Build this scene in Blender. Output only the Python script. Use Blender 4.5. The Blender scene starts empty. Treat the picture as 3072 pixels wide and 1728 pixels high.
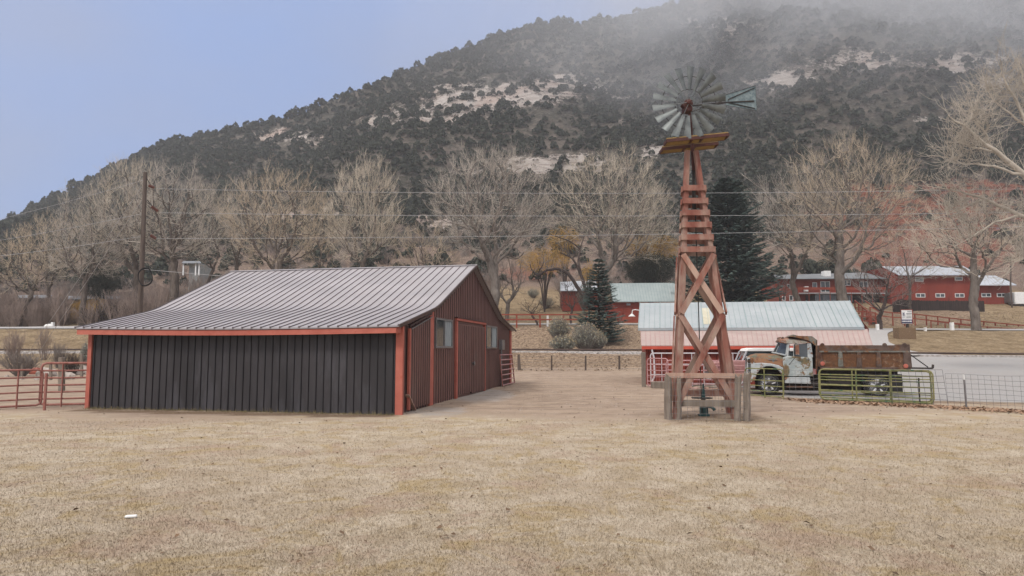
import bpy, bmesh, math, random
import numpy as np
from mathutils import Vector, Matrix, noise as mnoise
R = math.radians
S = bpy.context.scene
COL = S.collection
# ---------------------------------------------------------------- camera, world, sun, exposure
FPX, CXP, CYP, CAMZ = 2048.0, 1536.0, 864.0, 2.0
PITCH = math.atan(182.0/2048.0)
cd = bpy.data.cameras.new("camera"); cam = bpy.data.objects.new("camera", cd); COL.objects.link(cam)
cd.sensor_width = 36.0; cd.lens = 24.0; cd.clip_end = 5000; cd.clip_start = 0.1
cam.location = (0, 0, CAMZ); cam.rotation_euler = (R(90)+PITCH, 0, 0)
S.camera = cam
SUN_EL, SUN_AZ = R(50), R(215)
w = bpy.data.worlds.new("World"); S.world = w; w.use_nodes = True
nt = w.node_tree; nt.nodes.clear()
wo = nt.nodes.new('ShaderNodeOutputWorld'); bg = nt.nodes.new('ShaderNodeBackground')
sky = nt.nodes.new('ShaderNodeTexSky'); sky.sky_type = 'NISHITA'; sky.sun_disc = False
sky.sun_elevation = SUN_EL; sky.sun_rotation = SUN_AZ; sky.dust_density = 2.0; sky.air_density = 1.0
tc = nt.nodes.new('ShaderNodeTexCoord'); mp = nt.nodes.new('ShaderNodeMapping')
mp.inputs['Scale'].default_value = (1, 1, 2.2)
nz = nt.nodes.new('ShaderNodeTexNoise'); nz.inputs['Scale'].default_value = 2.1; nz.inputs['Detail'].default_value = 4
nz.inputs['Roughness'].default_value = 0.45
cr = nt.nodes.new('ShaderNodeValToRGB')
cr.color_ramp.elements[0].position = 0.33; cr.color_ramp.elements[1].position = 0.68
cr.color_ramp.elements[0].color = (1.85, 2.7, 4.9, 1); cr.color_ramp.elements[1].color = (2.35, 2.7, 3.85, 1)
mx = nt.nodes.new('ShaderNodeMix'); mx.data_type = 'RGBA'; mx.inputs[0].default_value = 0.88
L = nt.links.new
L(tc.outputs['Generated'], mp.inputs['Vector']); L(mp.outputs[0], nz.inputs['Vector']); L(nz.outputs['Fac'], cr.inputs[0])
sxyz = nt.nodes.new('ShaderNodeSeparateXYZ'); L(tc.outputs['Generated'], sxyz.inputs[0])
mr = nt.nodes.new('ShaderNodeMapRange'); mr.inputs[1].default_value = 0.47; mr.inputs[2].default_value = 0.72; mr.interpolation_type = 'SMOOTHSTEP'
L(sxyz.outputs[2], mr.inputs[0])
mr2 = nt.nodes.new('ShaderNodeMapRange'); mr2.inputs[1].default_value = 0.25; mr2.inputs[2].default_value = -0.25; mr2.inputs[4].default_value = 0.42   # unseen bright deck added behind the viewer to light the scene
mr2.interpolation_type = 'SMOOTHSTEP'; L(sxyz.outputs[1], mr2.inputs[0])
mm = nt.nodes.new('ShaderNodeMath'); mm.operation = 'MAXIMUM'; L(mr.outputs[0], mm.inputs[0]); L(mr2.outputs[0], mm.inputs[1])
deck = nt.nodes.new('ShaderNodeMix'); deck.data_type = 'RGBA'; deck.inputs[7].default_value = (12.2, 11.4, 10.8, 1)  # unseen sky overhead and behind made bright and neutral to light the scene
L(mm.outputs[0], deck.inputs[0]); L(cr.outputs[0], deck.inputs[6])
L(sky.outputs[0], mx.inputs[6]); L(deck.outputs[2], mx.inputs[7]); L(mx.outputs[2], bg.inputs[0]); L(bg.outputs[0], wo.inputs[0])
bg.inputs[1].default_value = 0.10
sd = bpy.data.lights.new("sun", 'SUN'); sd.energy = 1.5; sd.angle = R(12); sd.color = (1.0, 0.95, 0.88)
sun = bpy.data.objects.new("sun", sd); COL.objects.link(sun)
sun.rotation_euler = (R(90)-SUN_EL, 0, R(180)-SUN_AZ)
S.view_settings.view_transform = 'Standard'; S.view_settings.look = 'None'; S.view_settings.gamma = 1.0
S.view_settings.exposure = 0.6
S.cycles.use_denoising = True; S.cycles.max_bounces = 5; S.cycles.diffuse_bounces = 3; S.cycles.glossy_bounces = 2
S.cycles.transparent_max_bounces = 6; S.cycles.volume_bounces = 1
S.cycles.volume_step_rate = 2.0; S.cycles.volume_max_steps = 96
# ---------------------------------------------------------------- pixel rays (photo pixels, 3072 x 1728)
_c, _s = math.cos(PITCH), math.sin(PITCH)
def ray(x, y):
    u, v = (x-CXP)/FPX, (CYP-y)/FPX
    return Vector((u, _c-_s*v, _s+_c*v))
def at(x, y, Y):
    r = ray(x, y); k = Y/r.y
    return Vector((r.x*k, Y, CAMZ+r.z*k))
def gz(x, y, z=0.0):
    r = ray(x, y); k = (z-CAMZ)/r.z
    return Vector((r.x*k, r.y*k, z))
def proj(p):
    d = (p[1]*_c+(p[2]-CAMZ)*_s); v = (-p[1]*_s+(p[2]-CAMZ)*_c)/d
    return CXP+FPX*p[0]/d, CYP-FPX*v
D = 3072/2576.0     # overview coordinates -> photo pixels
class Facade:
    """a vertical plane: s runs along it, t away from the viewer, z up"""
    def __init__(f, P0, d):
        f.P = Vector((P0[0], P0[1], 0)); f.d = Vector((d[0], d[1], 0)).normalized(); f.n = Vector((-f.d.y, f.d.x, 0))
    def hit(f, x, y, t=0.0):
        r = ray(x, y); P = f.P+f.n*t; k = P.dot(f.n)/(r.x*f.n.x+r.y*f.n.y)
        q = Vector((r.x*k-P.x, r.y*k-P.y, 0)); return q.dot(f.d), CAMZ+r.z*k
    def w(f, s, t, z): 
        p = f.P+f.d*s+f.n*t; return Vector((p.x, p.y, z))
# ---------------------------------------------------------------- objects
ORG = {}
def tag(o, label=None, cat=None, group=None, kind=None):
    if label: o['label'] = label
    if cat: o['category'] = cat
    if group: o['group'] = group
    if kind: o['kind'] = kind
    return o
def empty(name, loc, label, cat, group=None):
    o = bpy.data.objects.new(name, None); COL.objects.link(o); o.location = loc; o.empty_display_size = .2
    ORG[o.name] = Vector(loc); return tag(o, label, cat, group)
def link_mesh(name, me, mat, parent=None):
    o = bpy.data.objects.new(name, me); COL.objects.link(o)
    if mat is not None: me.materials.append(mat)
    if parent is not None: o.parent = parent; ORG[o.name] = ORG[parent.name]
    else: ORG[o.name] = Vector((0, 0, 0))
    return o
def mesh_np(name, V, F, mat, parent=None, loc=None, smooth=False):
    """V (n,3) array, F (m,k) array"""
    V = np.asarray(V, dtype=np.float32)
    org = ORG[parent.name] if parent is not None else (Vector(loc) if loc is not None else Vector((0, 0, 0)))
    V = V-np.array(org, dtype=np.float32)
    me = bpy.data.meshes.new(name); F = np.asarray(F, dtype=np.int32); k = F.shape[1]
    me.vertices.add(len(V)); me.vertices.foreach_set('co', V.ravel())
    me.loops.add(F.size); me.loops.foreach_set('vertex_index', F.ravel())
    me.polygons.add(len(F)); me.polygons.foreach_set('loop_start', np.arange(0, F.size, k, dtype=np.int32))
    me.polygons.foreach_set('loop_total', np.full(len(F), k, dtype=np.int32))
    if smooth: me.polygons.foreach_set('use_smooth', np.ones(len(F), dtype=bool))
    me.update(calc_edges=True)
    o = link_mesh(name, me, mat, parent)
    if parent is None and loc is not None: o.location = loc; ORG[o.name] = Vector(loc)
    return o
class MB:
    def __init__(m): m.v = []; m.f = []
    def add(m, vs, fs):
        b = len(m.v); m.v += [tuple(v) for v in vs]; m.f += [tuple(b+i for i in f) for f in fs]; return m
    def hexa(m, p):   # 8 corners: bottom 0-3, top 4-7
        return m.add(p, [(0,3,2,1),(4,5,6,7),(0,1,5,4),(1,2,6,5),(2,3,7,6),(3,0,4,7)])
    def box(m, c, sz, rz=0.0):
        cx, cy, cz = c; a, b, h = sz[0]/2, sz[1]/2, sz[2]/2; co, si = math.cos(rz), math.sin(rz)
        return m.hexa([(cx+x*co-y*si, cy+x*si+y*co, cz+z) for z in (-h, h) for x, y in ((-a,-b),(a,-b),(a,b),(-a,b))])
    def fbox(m, F, s0, s1, t0, t1, z0, z1):
        return m.hexa([F.w(s, t, z) for z in (z0, z1) for s, t in ((s0,t0),(s1,t0),(s1,t1),(s0,t1))])
    def beam(m, a, b, w, h, up=(0, 0, 1), w2=None, h2=None):
        """rectangular bar from a to b; w across, h along 'up'"""
        a, b = Vector(a), Vector(b); t = (b-a).normalized(); u = Vector(up); r = t.cross(u)
        if r.length < 1e-4: r = t.cross(Vector((1, 0, 0)))
        r.normalize(); u = r.cross(t).normalized(); w2 = w if w2 is None else w2; h2 = h if h2 is None else h2
        A = [a-r*w/2-u*h/2, a+r*w/2-u*h/2, a+r*w/2+u*h/2, a-r*w/2+u*h/2]
        B = [b-r*w2/2-u*h2/2, b+r*w2/2-u*h2/2, b+r*w2/2+u*h2/2, b-r*w2/2+u*h2/2]
        return m.add(A+B, [(0,1,2,3),(7,6,5,4),(0,4,5,1),(1,5,6,2),(2,6,7,3),(3,7,4,0)])
    def tube(m, pts, r, n=8, cap=True, closed=False):
        pts = [Vector(p) for p in pts]; N = len(pts); rr = r if isinstance(r, (list, tuple)) else [r]*N
        b = len(m.v); pu = None
        for i, p in enumerate(pts):
            if closed: t = (pts[(i+1) % N]-pts[i-1]).normalized()
            else: t = (pts[min(i+1, N-1)]-pts[max(i-1, 0)]).normalized()
            u = pu if pu is not None else (Vector((0, 0, 1)) if abs(t.z) < .9 else Vector((1, 0, 0)))
            u = (u-t*u.dot(t)).normalized(); pu = u; q = t.cross(u)
            for k in range(n):
                a = 2*math.pi*k/n; m.v.append(tuple(p+u*(math.cos(a)*rr[i])+q*(math.sin(a)*rr[i])))
        for i in range(N if closed else N-1):
            j = (i+1) % N
            for k in range(n): m.f.append((b+i*n+k, b+i*n+(k+1) % n, b+j*n+(k+1) % n, b+j*n+k))
        if cap and not closed:
            m.f.append(tuple(b+k for k in range(n-1, -1, -1))); m.f.append(tuple(b+(N-1)*n+k for k in range(n)))
        return m
    def lathe(m, c, axis, prof, n=24):
        """prof: list of (along axis, radius)"""
        c, ax = Vector(c), Vector(axis).normalized(); u = ax.cross(Vector((0, 0, 1)))
        if u.length < .01: u = ax.cross(Vector((1, 0, 0)))
        u.normalize(); q = ax.cross(u); b = len(m.v)
        for h, r in prof:
            for k in range(n):
                a = 2*math.pi*k/n; m.v.append(tuple(c+ax*h+u*(math.cos(a)*r)+q*(math.sin(a)*r)))
        for i in range(len(prof)-1):
            for k in range(n): m.f.append((b+i*n+k, b+i*n+(k+1) % n, b+(i+1)*n+(k+1) % n, b+(i+1)*n+k))
        m.f.append(tuple(b+k for k in range(n-1, -1, -1))); m.f.append(tuple(b+(len(prof)-1)*n+k for k in range(n)))
        return m
    def prism(m, F, poly, t0, t1):
        """polygon in (s, z) of facade F extruded from t0 to t1"""
        n = len(poly); A = [F.w(s, t0, z) for s, z in poly]; B = [F.w(s, t1, z) for s, z in poly]
        return m.add(A+B, [tuple(range(n)), tuple(range(2*n-1, n-1, -1))]+[(i, n+i, n+(i+1) % n, (i+1) % n) for i in range(n)])
    def build(m, name, mat, parent=None, loc=None, bevel=0, smooth=False, seg=2, sub=0):
        org = ORG[parent.name] if parent is not None else (Vector(loc) if loc is not None else Vector((0, 0, 0)))
        me = bpy.data.meshes.new(name); me.from_pydata([(v[0]-org.x, v[1]-org.y, v[2]-org.z) for v in m.v], [], m.f)
        bm = bmesh.new(); bm.from_mesh(me); bmesh.ops.recalc_face_normals(bm, faces=bm.faces); bm.to_mesh(me); bm.free()
        if smooth:
            me.polygons.foreach_set('use_smooth', [True]*len(me.polygons))
        o = link_mesh(name, me, mat, parent)
        if parent is None and loc is not None: o.location = loc; ORG[o.name] = Vector(loc)
        if bevel:
            md = o.modifiers.new('bevel', 'BEVEL'); md.width = bevel; md.segments = seg; md.limit_method = 'ANGLE'; md.angle_limit = R(35)
        if smooth and not sub:
            me.set_sharp_from_angle(angle=R(35))
        return o
# ---------------------------------------------------------------- materials
def newmat(name):
    m = bpy.data.materials.new(name); m.use_nodes = True; n = m.node_tree; b = n.nodes['Principled BSDF']; return m, n, b
def N(n, t, **kw):
    x = n.nodes.new(t)
    for k, v in kw.items(): setattr(x, k, v)
    return x
def noise_node(n, scale, detail=4, rough=.55, vec=None, dist=0):
    x = N(n, 'ShaderNodeTexNoise'); x.inputs['Scale'].default_value = scale; x.inputs['Detail'].default_value = detail
    x.inputs['Roughness'].default_value = rough; x.inputs['Distortion'].default_value = dist
    if vec is not None: n.links.new(vec, x.inputs['Vector'])
    return x
def ramp(n, src, stops, interp='LINEAR'):
    x = N(n, 'ShaderNodeValToRGB'); e = x.color_ramp.elements; x.color_ramp.interpolation = interp
    while len(e) < len(stops): e.new(0.5)
    for i, (p, c) in enumerate(stops):
        e[i].position = p; e[i].color = (c, c, c, 1) if not isinstance(c, (tuple, list)) else (c[0], c[1], c[2], 1)
    n.links.new(src, x.inputs[0]); return x.outputs[0]
def mix(n, fac, a, b, mode='MIX'):
    x = N(n, 'ShaderNodeMix', data_type='RGBA', blend_type=mode)
    for i, v in ((0, fac), (6, a), (7, b)):
        if isinstance(v, (int, float)): x.inputs[i].default_value = v
        elif isinstance(v, (tuple, list)): x.inputs[i].default_value = (v[0], v[1], v[2], 1)
        else: n.links.new(v, x.inputs[i])
    return x.outputs[2]
def coords(n, scale=(1, 1, 1), rot=(0, 0, 0), geo=False):
    if geo: c = N(n, 'ShaderNodeNewGeometry').outputs['Position']
    else: c = N(n, 'ShaderNodeTexCoord').outputs['Object']
    m = N(n, 'ShaderNodeMapping'); m.inputs['Scale'].default_value = scale; m.inputs['Rotation'].default_value = rot
    n.links.new(c, m.inputs['Vector']); return m.outputs[0]
def bump(n, b, h, strength=.5, dist=.02):
    x = N(n, 'ShaderNodeBump'); x.inputs['Strength'].default_value = strength; x.inputs['Distance'].default_value = dist
    n.links.new(h, x.inputs['Height']); n.links.new(x.outputs[0], b.inputs['Normal'])
def pm(name, c1, c2, scale=3.0, rough=.8, bmp=0.0, metal=0.0, stretch=(1, 1, 1), lo=.35, hi=.65, c3=None, s3=None, lo3=.55, hi3=.7, spec=.3, detail=5, bscale=None):
    m, n, b = newmat(name); v = coords(n, stretch); a = noise_node(n, scale, detail, .6, v)
    col = ramp(n, a.outputs['Fac'], [(lo, c1), (hi, c2)])
    if c3 is not None:
        a3 = noise_node(n, s3 or scale*.4, 6, .65, v); f = ramp(n, a3.outputs['Fac'], [(lo3, 0.0), (hi3, 1.0)]); col = mix(n, f, col, c3)
    n.links.new(col, b.inputs['Base Color']); b.inputs['Roughness'].default_value = rough; b.inputs['Metallic'].default_value = metal
    b.inputs['Specular IOR Level'].default_value = spec
    if bmp:
        a2 = noise_node(n, bscale or scale*4, 4, .6, v); bump(n, b, a2.outputs['Fac'], bmp, .02)
    return m
M = {}
M['orange_trim'] = pm('orange_trim', (.33,.088,.062), (.41,.128,.092), 2.5, .7, .15, c3=(.33,.075,.05), s3=5, lo3=.56, hi3=.72)
M['maroon'] = pm('maroon_metal', (.125,.055,.044), (.165,.080,.065), 1.2, .5, 0, c3=(.15,.095,.08), s3=.8, spec=.4)
M['charcoal'] = pm('charcoal_metal', (.022,.020,.022), (.042,.038,.041), .8, .55, 0, stretch=(1,1,.25), c3=(.085,.082,.092), s3=1.1, lo3=.5, hi3=.8, spec=.3)
M['brown_edge'] = pm('dark_brown_trim', (.05,.028,.024), (.08,.05,.04), 4, .6)
M['barn_roof'] = pm('barn_roof_metal', (.255,.24,.25), (.315,.295,.305), .5, .45, 0, metal=.1, c3=(.29,.265,.27), s3=1.3, lo3=.5, hi3=.75, spec=.5)
M['seam'] = pm('roof_seam', (.09,.075,.08), (.13,.11,.115), 2, .5, 0, metal=.1)
M['glass'] = pm('window_glass', (.02,.028,.032), (.05,.06,.065), 1.2, .08, 0, spec=.8)
M['curtain'] = pm('pale_curtain', (.30,.33,.33), (.17,.2,.21), 3, .9, stretch=(4,4,.6))
M['alum'] = pm('aluminium_frame', (.18,.18,.18), (.25,.25,.25), 5, .4, metal=.6)
M['white'] = pm('white_paint', (.62,.62,.60), (.75,.75,.73), 3, .55, c3=(.42,.40,.37), s3=4, lo3=.6, hi3=.8)
M['redwood'] = pm('faded_red_timber', (.16,.052,.038), (.255,.115,.085), 3, .85, .5, stretch=(1,1,.35), c3=(.31,.225,.18), s3=2.0, lo3=.44, hi3=.66, bscale=14)
M['pinkwood'] = pm('bleached_timber', (.32,.20,.15), (.40,.28,.22), 3, .85, .5, stretch=(1,1,.3), c3=(.24,.10,.07), s3=2.6, lo3=.54, hi3=.68, bscale=14)
M['greywood'] = pm('grey_timber', (.14,.112,.09), (.235,.20,.165), 4, .9, .7, stretch=(1,1,.15), c3=(.13,.10,.085), s3=5, lo3=.55, hi3=.68, bscale=16)
M['yellowwood'] = pm('yellow_plank', (.20,.13,.045), (.27,.18,.065), 3, .8, .3, c3=(.09,.055,.03), s3=6)
M['darkiron'] = pm('dark_iron', (.02,.018,.017), (.05,.04,.035), 6, .6, .2)
M['rustiron'] = pm('rusty_gearbox', (.045,.017,.014), (.085,.03,.023), 5, .7, .4)
M['galv'] = pm('galvanised_blade', (.10,.112,.112), (.19,.205,.20), 3, .5, 0, metal=.35, c3=(.17,.19,.185), s3=6, lo3=.5, hi3=.7)
M['vane'] = pm('vane_metal', (.11,.145,.15), (.20,.24,.24), 9, .55, 0, metal=.25, c3=(.10,.14,.15), s3=14, lo3=.5, hi3=.64)
M['pole'] = pm('creosote_pole', (.055,.04,.033), (.115,.09,.075), 6, .9, .5, stretch=(1,1,.08))
M['insul'] = pm('brown_insulator', (.09,.028,.02), (.14,.045,.03), 5, .3, spec=.6)
M['wire'] = pm('pale_wire', (.34,.34,.34), (.42,.42,.42), 1, .5)
M['greywire'] = pm('fence_wire', (.16,.15,.15), (.22,.21,.21), 4, .5, metal=.4)
M['darkwire'] = pm('dark_mesh_wire', (.05,.045,.06), (.09,.08,.10), 4, .6)
M['redpipe'] = pm('faded_red_pipe', (.235,.085,.065), (.31,.145,.12), 6, .65, 0, c3=(.16,.06,.04), s3=9, lo3=.58, hi3=.7)
M['pinkpipe'] = pm('faded_pink_pipe', (.36,.17,.17), (.45,.27,.27), 6, .65, 0, c3=(.25,.10,.09), s3=9)
M['whitepipe'] = pm('white_pipe', (.48,.45,.46), (.60,.57,.58), 6, .5)
M['greenpipe'] = pm('green_yellow_pipe', (.10,.125,.04), (.27,.24,.11), 5, .6, 0, c3=(.05,.12,.06), s3=3, lo3=.56, hi3=.66)
M['blueroof'] = pm('pale_blue_roof', (.29,.325,.34), (.35,.38,.39), .6, .42, 0, metal=.15, c3=(.26,.32,.34), s3=1.5)
M['pinkroof'] = pm('faded_pink_roof', (.35,.27,.245), (.41,.32,.29), .8, .5, 0, metal=.1, c3=(.36,.23,.22), s3=1.8)
M['greenseam'] = pm('roof_rib', (.20,.27,.27), (.25,.31,.31), 2, .5)
M['pinkseam'] = pm('roof_rib_pink', (.33,.20,.19), (.38,.25,.23), 2, .5)
M['greenroof'] = pm('green_grey_roof', (.26,.31,.315), (.31,.36,.36), .8, .45, 0)
M['silverroof'] = pm('silver_roof', (.42,.45,.50), (.50,.53,.57), .6, .4, 0, metal=.2)
M['greyroof'] = pm('dull_grey_roof', (.12,.13,.14), (.18,.19,.2), .6, .6)
M['redwall'] = pm('red_siding', (.17,.026,.016), (.22,.042,.026), .6, .8, 0, stretch=(1,1,.3), c3=(.11,.02,.014), s3=1.2)
M['bluewhite'] = pm('bluish_frame', (.42,.43,.45), (.5,.5,.52), 3, .6)
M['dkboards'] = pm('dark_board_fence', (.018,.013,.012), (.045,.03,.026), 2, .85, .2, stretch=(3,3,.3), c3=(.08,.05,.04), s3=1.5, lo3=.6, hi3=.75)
M['redrail'] = pm('red_rail_fence', (.19,.035,.02), (.25,.06,.035), 2, .8)
M['stone'] = pm('stacked_brown_stone', (.10,.062,.035), (.22,.145,.085), 7, .9, .6, stretch=(1,1,3.5), c3=(.33,.24,.16), s3=5, lo3=.6, hi3=.66)
M['navy'] = pm('navy_print', (.012,.014,.07), (.02,.022,.09), 4, .6)
M['teal'] = pm('dark_teal_pump', (.015,.045,.048), (.03,.07,.07), 8, .5, .2)
M['rubber'] = pm('black_rubber', (.010,.010,.011), (.02,.019,.019), 8, .8)
M['shadowmetal'] = pm('black_chassis', (.012,.010,.010), (.03,.022,.02), 6, .8)
M['bark'] = pm('grey_brown_bark', (.095,.077,.064), (.20,.172,.148), 2.5, .95, .6, stretch=(1,1,.3), c3=(.085,.06,.048), s3=1.2, lo3=.52, hi3=.7, bscale=9)
M['barkbrown'] = pm('brown_bark', (.062,.047,.038), (.145,.118,.098), 2.5, .95, .6, stretch=(1,1,.3), c3=(.04,.03,.025), s3=1.2, lo3=.52, hi3=.7)
M['barkdark'] = pm('dark_bark', (.035,.025,.022), (.075,.055,.047), 2.5, .95, .5, stretch=(1,1,.3))
M['barkpale'] = pm('pale_bark', (.36,.31,.25), (.50,.44,.36), 2.5, .9, .3)
M['twig'] = pm('tan_twigs', (.43,.365,.275), (.60,.525,.42), .35, .9, c3=(.25,.21,.17), s3=.6, lo3=.5, hi3=.7)
M['twigwarm'] = pm('warm_tan_twigs', (.38,.30,.21), (.52,.43,.32), .35, .9)
M['twigdull'] = pm('dull_tan_twigs', (.33,.285,.235), (.47,.42,.36), .35, .9)
M['twiggrey'] = pm('grey_twigs', (.15,.125,.112), (.25,.215,.19), .35, .9)
M['twigyellow'] = pm('golden_twigs', (.36,.21,.05), (.48,.30,.09), .8, .9)
M['twigpink'] = pm('pinkish_twigs', (.22,.165,.14), (.32,.25,.21), 1, .9)
M['spruce'] = pm('spruce_needles', (.022,.042,.036), (.075,.115,.098), 1.3, .85, c3=(.17,.225,.20), s3=2.2, lo3=.52, hi3=.68)
M['juniper'] = pm('juniper_needles', (.017,.023,.016), (.040,.047,.034), .35, .9, c3=(.08,.082,.06), s3=.9, lo3=.5, hi3=.7)
M['sage'] = pm('sage_leaves', (.20,.21,.175), (.33,.33,.27), 1.5, .9)
M['sageseed'] = pm('dry_seed_heads', (.36,.30,.17), (.48,.40,.26), 2, .9)
M['leaf'] = pm('fallen_leaf', (.20,.12,.075), (.36,.24,.16), 3, .9, detail=8)
M['straw'] = pm('straw_blade', (.31,.25,.175), (.48,.405,.31), .6, .9, c3=(.25,.19,.085), s3=.35, lo3=.56, hi3=.66)
M['gravelm'] = pm('grey_asphalt', (.30,.29,.285), (.37,.36,.35), 6, .9, .2)
M['rail'] = pm('rusty_rail', (.035,.02,.016), (.07,.04,.03), 3, .6)
# ---------------------------------------------------------------- terrain
def zpx(y, Y):      # height that shows at photo row y when Y metres away
    return at(CXP, y, Y).z
PROF = {  # column: (Y, z)
 -60: [(-99,0),(50,0),(60,.1),(68,.9),(72,1.65),(76,1.65),(78,1.5),(92,zpx(984,92)),(98,zpx(980,98)),(110,6.0),(130,9),(150,zpx(880,150)),(190,zpx(760,190))],
 1200: [(-99,0),(50,0),(58,.19),(66,.9),(70,1.68),(74,1.68),(76,1.5),(88,zpx(976,88)),(94,zpx(972,94)),(98,zpx(966,98)),(115,zpx(920,115)),(125,zpx(895,125)),(150,zpx(845,150)),(190,zpx(735,190))],
 2000: [(-99,0),(50,0),(58,.19),(66,.9),(69.5,1.62),(73,1.62),(75,1.5),(87,zpx(976,87)),(94,zpx(972,94)),(98,zpx(966,98)),(115,zpx(925,115)),(125,zpx(905,125)),(150,zpx(850,150)),(190,zpx(700,190))],
 2620: [(-99,0),(38,0),(50,.55),(60,1.35),(65,1.4),(70,1.8),(85,zpx(992,85)),(93,zpx(988,93)),(98,zpx(975,98)),(112,zpx(935,112)),(125,zpx(905,125)),(150,zpx(850,150)),(190,zpx(690,190))],
 3150: [(-99,0),(38,0),(50,.55),(60,1.25),(65,1.3),(70,1.7),(85,zpx(995,85)),(93,zpx(990,93)),(98,zpx(975,98)),(112,zpx(938,112)),(125,zpx(900,125)),(150,zpx(860,150)),(190,zpx(680,190))],
}
PC = sorted(PROF); PA = {k: np.array(PROF[k]) for k in PC}
SIL = [(-2500,700),(-600,690),(0,660),(90,600),(197,548),(334,477),(477,429),(703,370),(835,340),(1013,268),(1192,197),(1383,131),(1514,77),(1586,57),(1729,60),(1908,50),(2051,22),(2110,-40),(2400,-190),(3072,-330),(5000,-500)]
SX = np.array([a for a, _ in SIL], float); SY = np.array([b+12 for _, b in SIL], float)
def tan_of(y):
    v = (CYP-y)/FPX; return (_s+_c*v)/(_c-_s*v)
YR = 450.0
def nz3(x, y, s, oct=4):
    return mnoise.fractal(Vector((x*s, y*s, 1.7)), 1.0, 2.0, oct)
def height(X, Y, rough=True):
    Yd = max(Y, 20.0); xp = CXP+FPX*X/Yd*_c     # approximate photo column
    z = 0.0
    Yc = min(Y, 190.0)
    if xp <= PC[0]: z = float(np.interp(Yc, PA[PC[0]][:,0], PA[PC[0]][:,1]))
    elif xp >= PC[-1]: z = float(np.interp(Yc, PA[PC[-1]][:,0], PA[PC[-1]][:,1]))
    else:
        for i in range(len(PC)-1):
            if xp <= PC[i+1]:
                f = (xp-PC[i])/(PC[i+1]-PC[i]); f = f*f*(3-2*f)
                a = float(np.interp(Yc, PA[PC[i]][:,0], PA[PC[i]][:,1])); b = float(np.interp(Yc, PA[PC[i+1]][:,0], PA[PC[i+1]][:,1]))
                z = a*(1-f)+b*f; break
    if Y > 190:
        ys = float(np.interp(xp, SX, SY)); t = tan_of(ys)
        Yr = YR; zr = CAMZ+Yr*t
        s = (Y-190)/(Yr-190)
        if s <= 1:
            g = s*.55+.45*(s**1.35)
            z = z+(zr-z)*g
        else:
            z = zr-(s-1)*60-(s-1)**2*40
        if rough:
            k = min(1, s*4)*(1.0 if s < .93 else max(.12, 1-(s-.93)*9))
            z += k*(nz3(X, Y, .012, 5)*11+abs(nz3(X+90, Y, .03, 3))*4-1.5)
    elif rough and Y > 52:
        k = min(1, (Y-52)/40.0)*(.0 if 86 < Y < 95 else .35)*(1 if not 66 < Y < 77 else .15)
        if Y > 128: k += (Y-128)/62*1.8
        z += k*nz3(X, Y, .08, 4)
    elif rough and 24 < Y:
        z += .03*nz3(X, Y, .25, 3)*min(1, (Y-24)/6)
    return z
def gp(x, Y):       # ground point in photo column x at distance Y
    X = (x-CXP)/FPX*Y/_c
    for _ in range(3):
        z = height(X, Y); d = Y*_c+(z-CAMZ)*_s; X = (x-CXP)/FPX*d
    return Vector((X, Y, height(X, Y)))
def ground_hit(x, y, Y0=20, Y1=440, step=1.0):
    r = ray(x, y); Y = Y0
    while Y < Y1:
        k = Y/r.y
        if CAMZ+r.z*k <= height(r.x*k, Y): return Vector((r.x*k, Y, height(r.x*k, Y)))
        Y += step
    return None
def grid(name, rows, xs_of, mat, cover=None, zoff=0.0, hfun=height, kind='structure'):
    V = []; nc = None
    for Y in rows:
        xs = xs_of(Y); nc = len(xs)
        for X in xs: V.append((X, Y, hfun(X, Y)+zoff))
    nr = len(rows); idx = np.arange(nr*nc).reshape(nr, nc)
    F = np.stack([idx[:-1,:-1], idx[:-1,1:], idx[1:,1:], idx[1:,:-1]], -1).reshape(-1, 4)
    o = mesh_np(name, V, F, mat, smooth=True); tag(o, kind=kind)
    if cover is not None:
        at_ = o.data.color_attributes.new('cover', 'FLOAT_COLOR', 'POINT')
        arr = np.array([cover(*v) for v in V], dtype=np.float32).ravel(); at_.data.foreach_set('color', arr)
    return o
def sm(a, b, x):
    t = max(0.0, min(1.0, (x-a)/(b-a))); return t*t*(3-2*t)
# near ground: R = bare dirt, G = grey gravel, B = darker litter and painted contact shade
SHED_ANG = None
def cover_near(X, Y, z):
    n = nz3(X, Y, .12, 3)
    dirt = sm(16.8, 23.5, Y+n*3.2+1.2*math.sin(X*.5)+(.9 if X < -3.5 else 0)*0 - sm(8, 13, X)*2.5*0)
    if X < -14.5: dirt = sm(20.0, 23.0, Y+n)          # corral
    if X > 9: dirt = sm(19.5, 22.5, Y+n)*(1-.45*sm(9, 14, X))
    # gravel lot beyond the wire fence on the right
    fy = 28.5-(X-9)*.33
    g = sm(-.3, 1.0, Y-fy+n*.4)*sm(10.5, 12.5, X+n)*(1-sm(64, 70, Y))
    if X > 17 and Y > 30: g = max(g, sm(26, 30, Y)*(1-sm(64, 70, Y)))
    # gravel patch by the barn door
    d = ((X+1.2)/1.6)**2+((Y-30)/5.5)**2; g = max(g, .55*(1-sm(.3, 1.2, d)))
    d = ((X+2.4)/1.3)**2+((Y-22)/2.2)**2; g = max(g, .5*(1-sm(.3, 1.2, d)))
    litter_shade = 0.0
    fence = abs(Y-fy+.2); litter_shade = max(0, 1-fence/1.5)*sm(9.8, 11, X)*.8
    bf_ = 22.55-(X+14.0)*.178     # dark earth, weeds and painted contact shade along the foot of the barn wall
    if -14.2 < X < -3.2 and abs(Y-bf_+.15) < .5: litter_shade = max(litter_shade, .95)
    if 4.3 < X < 7.4 and 18.6 < Y < 21.6: litter_shade = max(litter_shade, .62)  # dark soil under the windmill, with its mild shade painted in
    if 52 < Y: litter_shade = max(litter_shade, .3*sm(52, 57, Y)*(1-g))
    return (dirt, g, litter_shade, 1)
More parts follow.
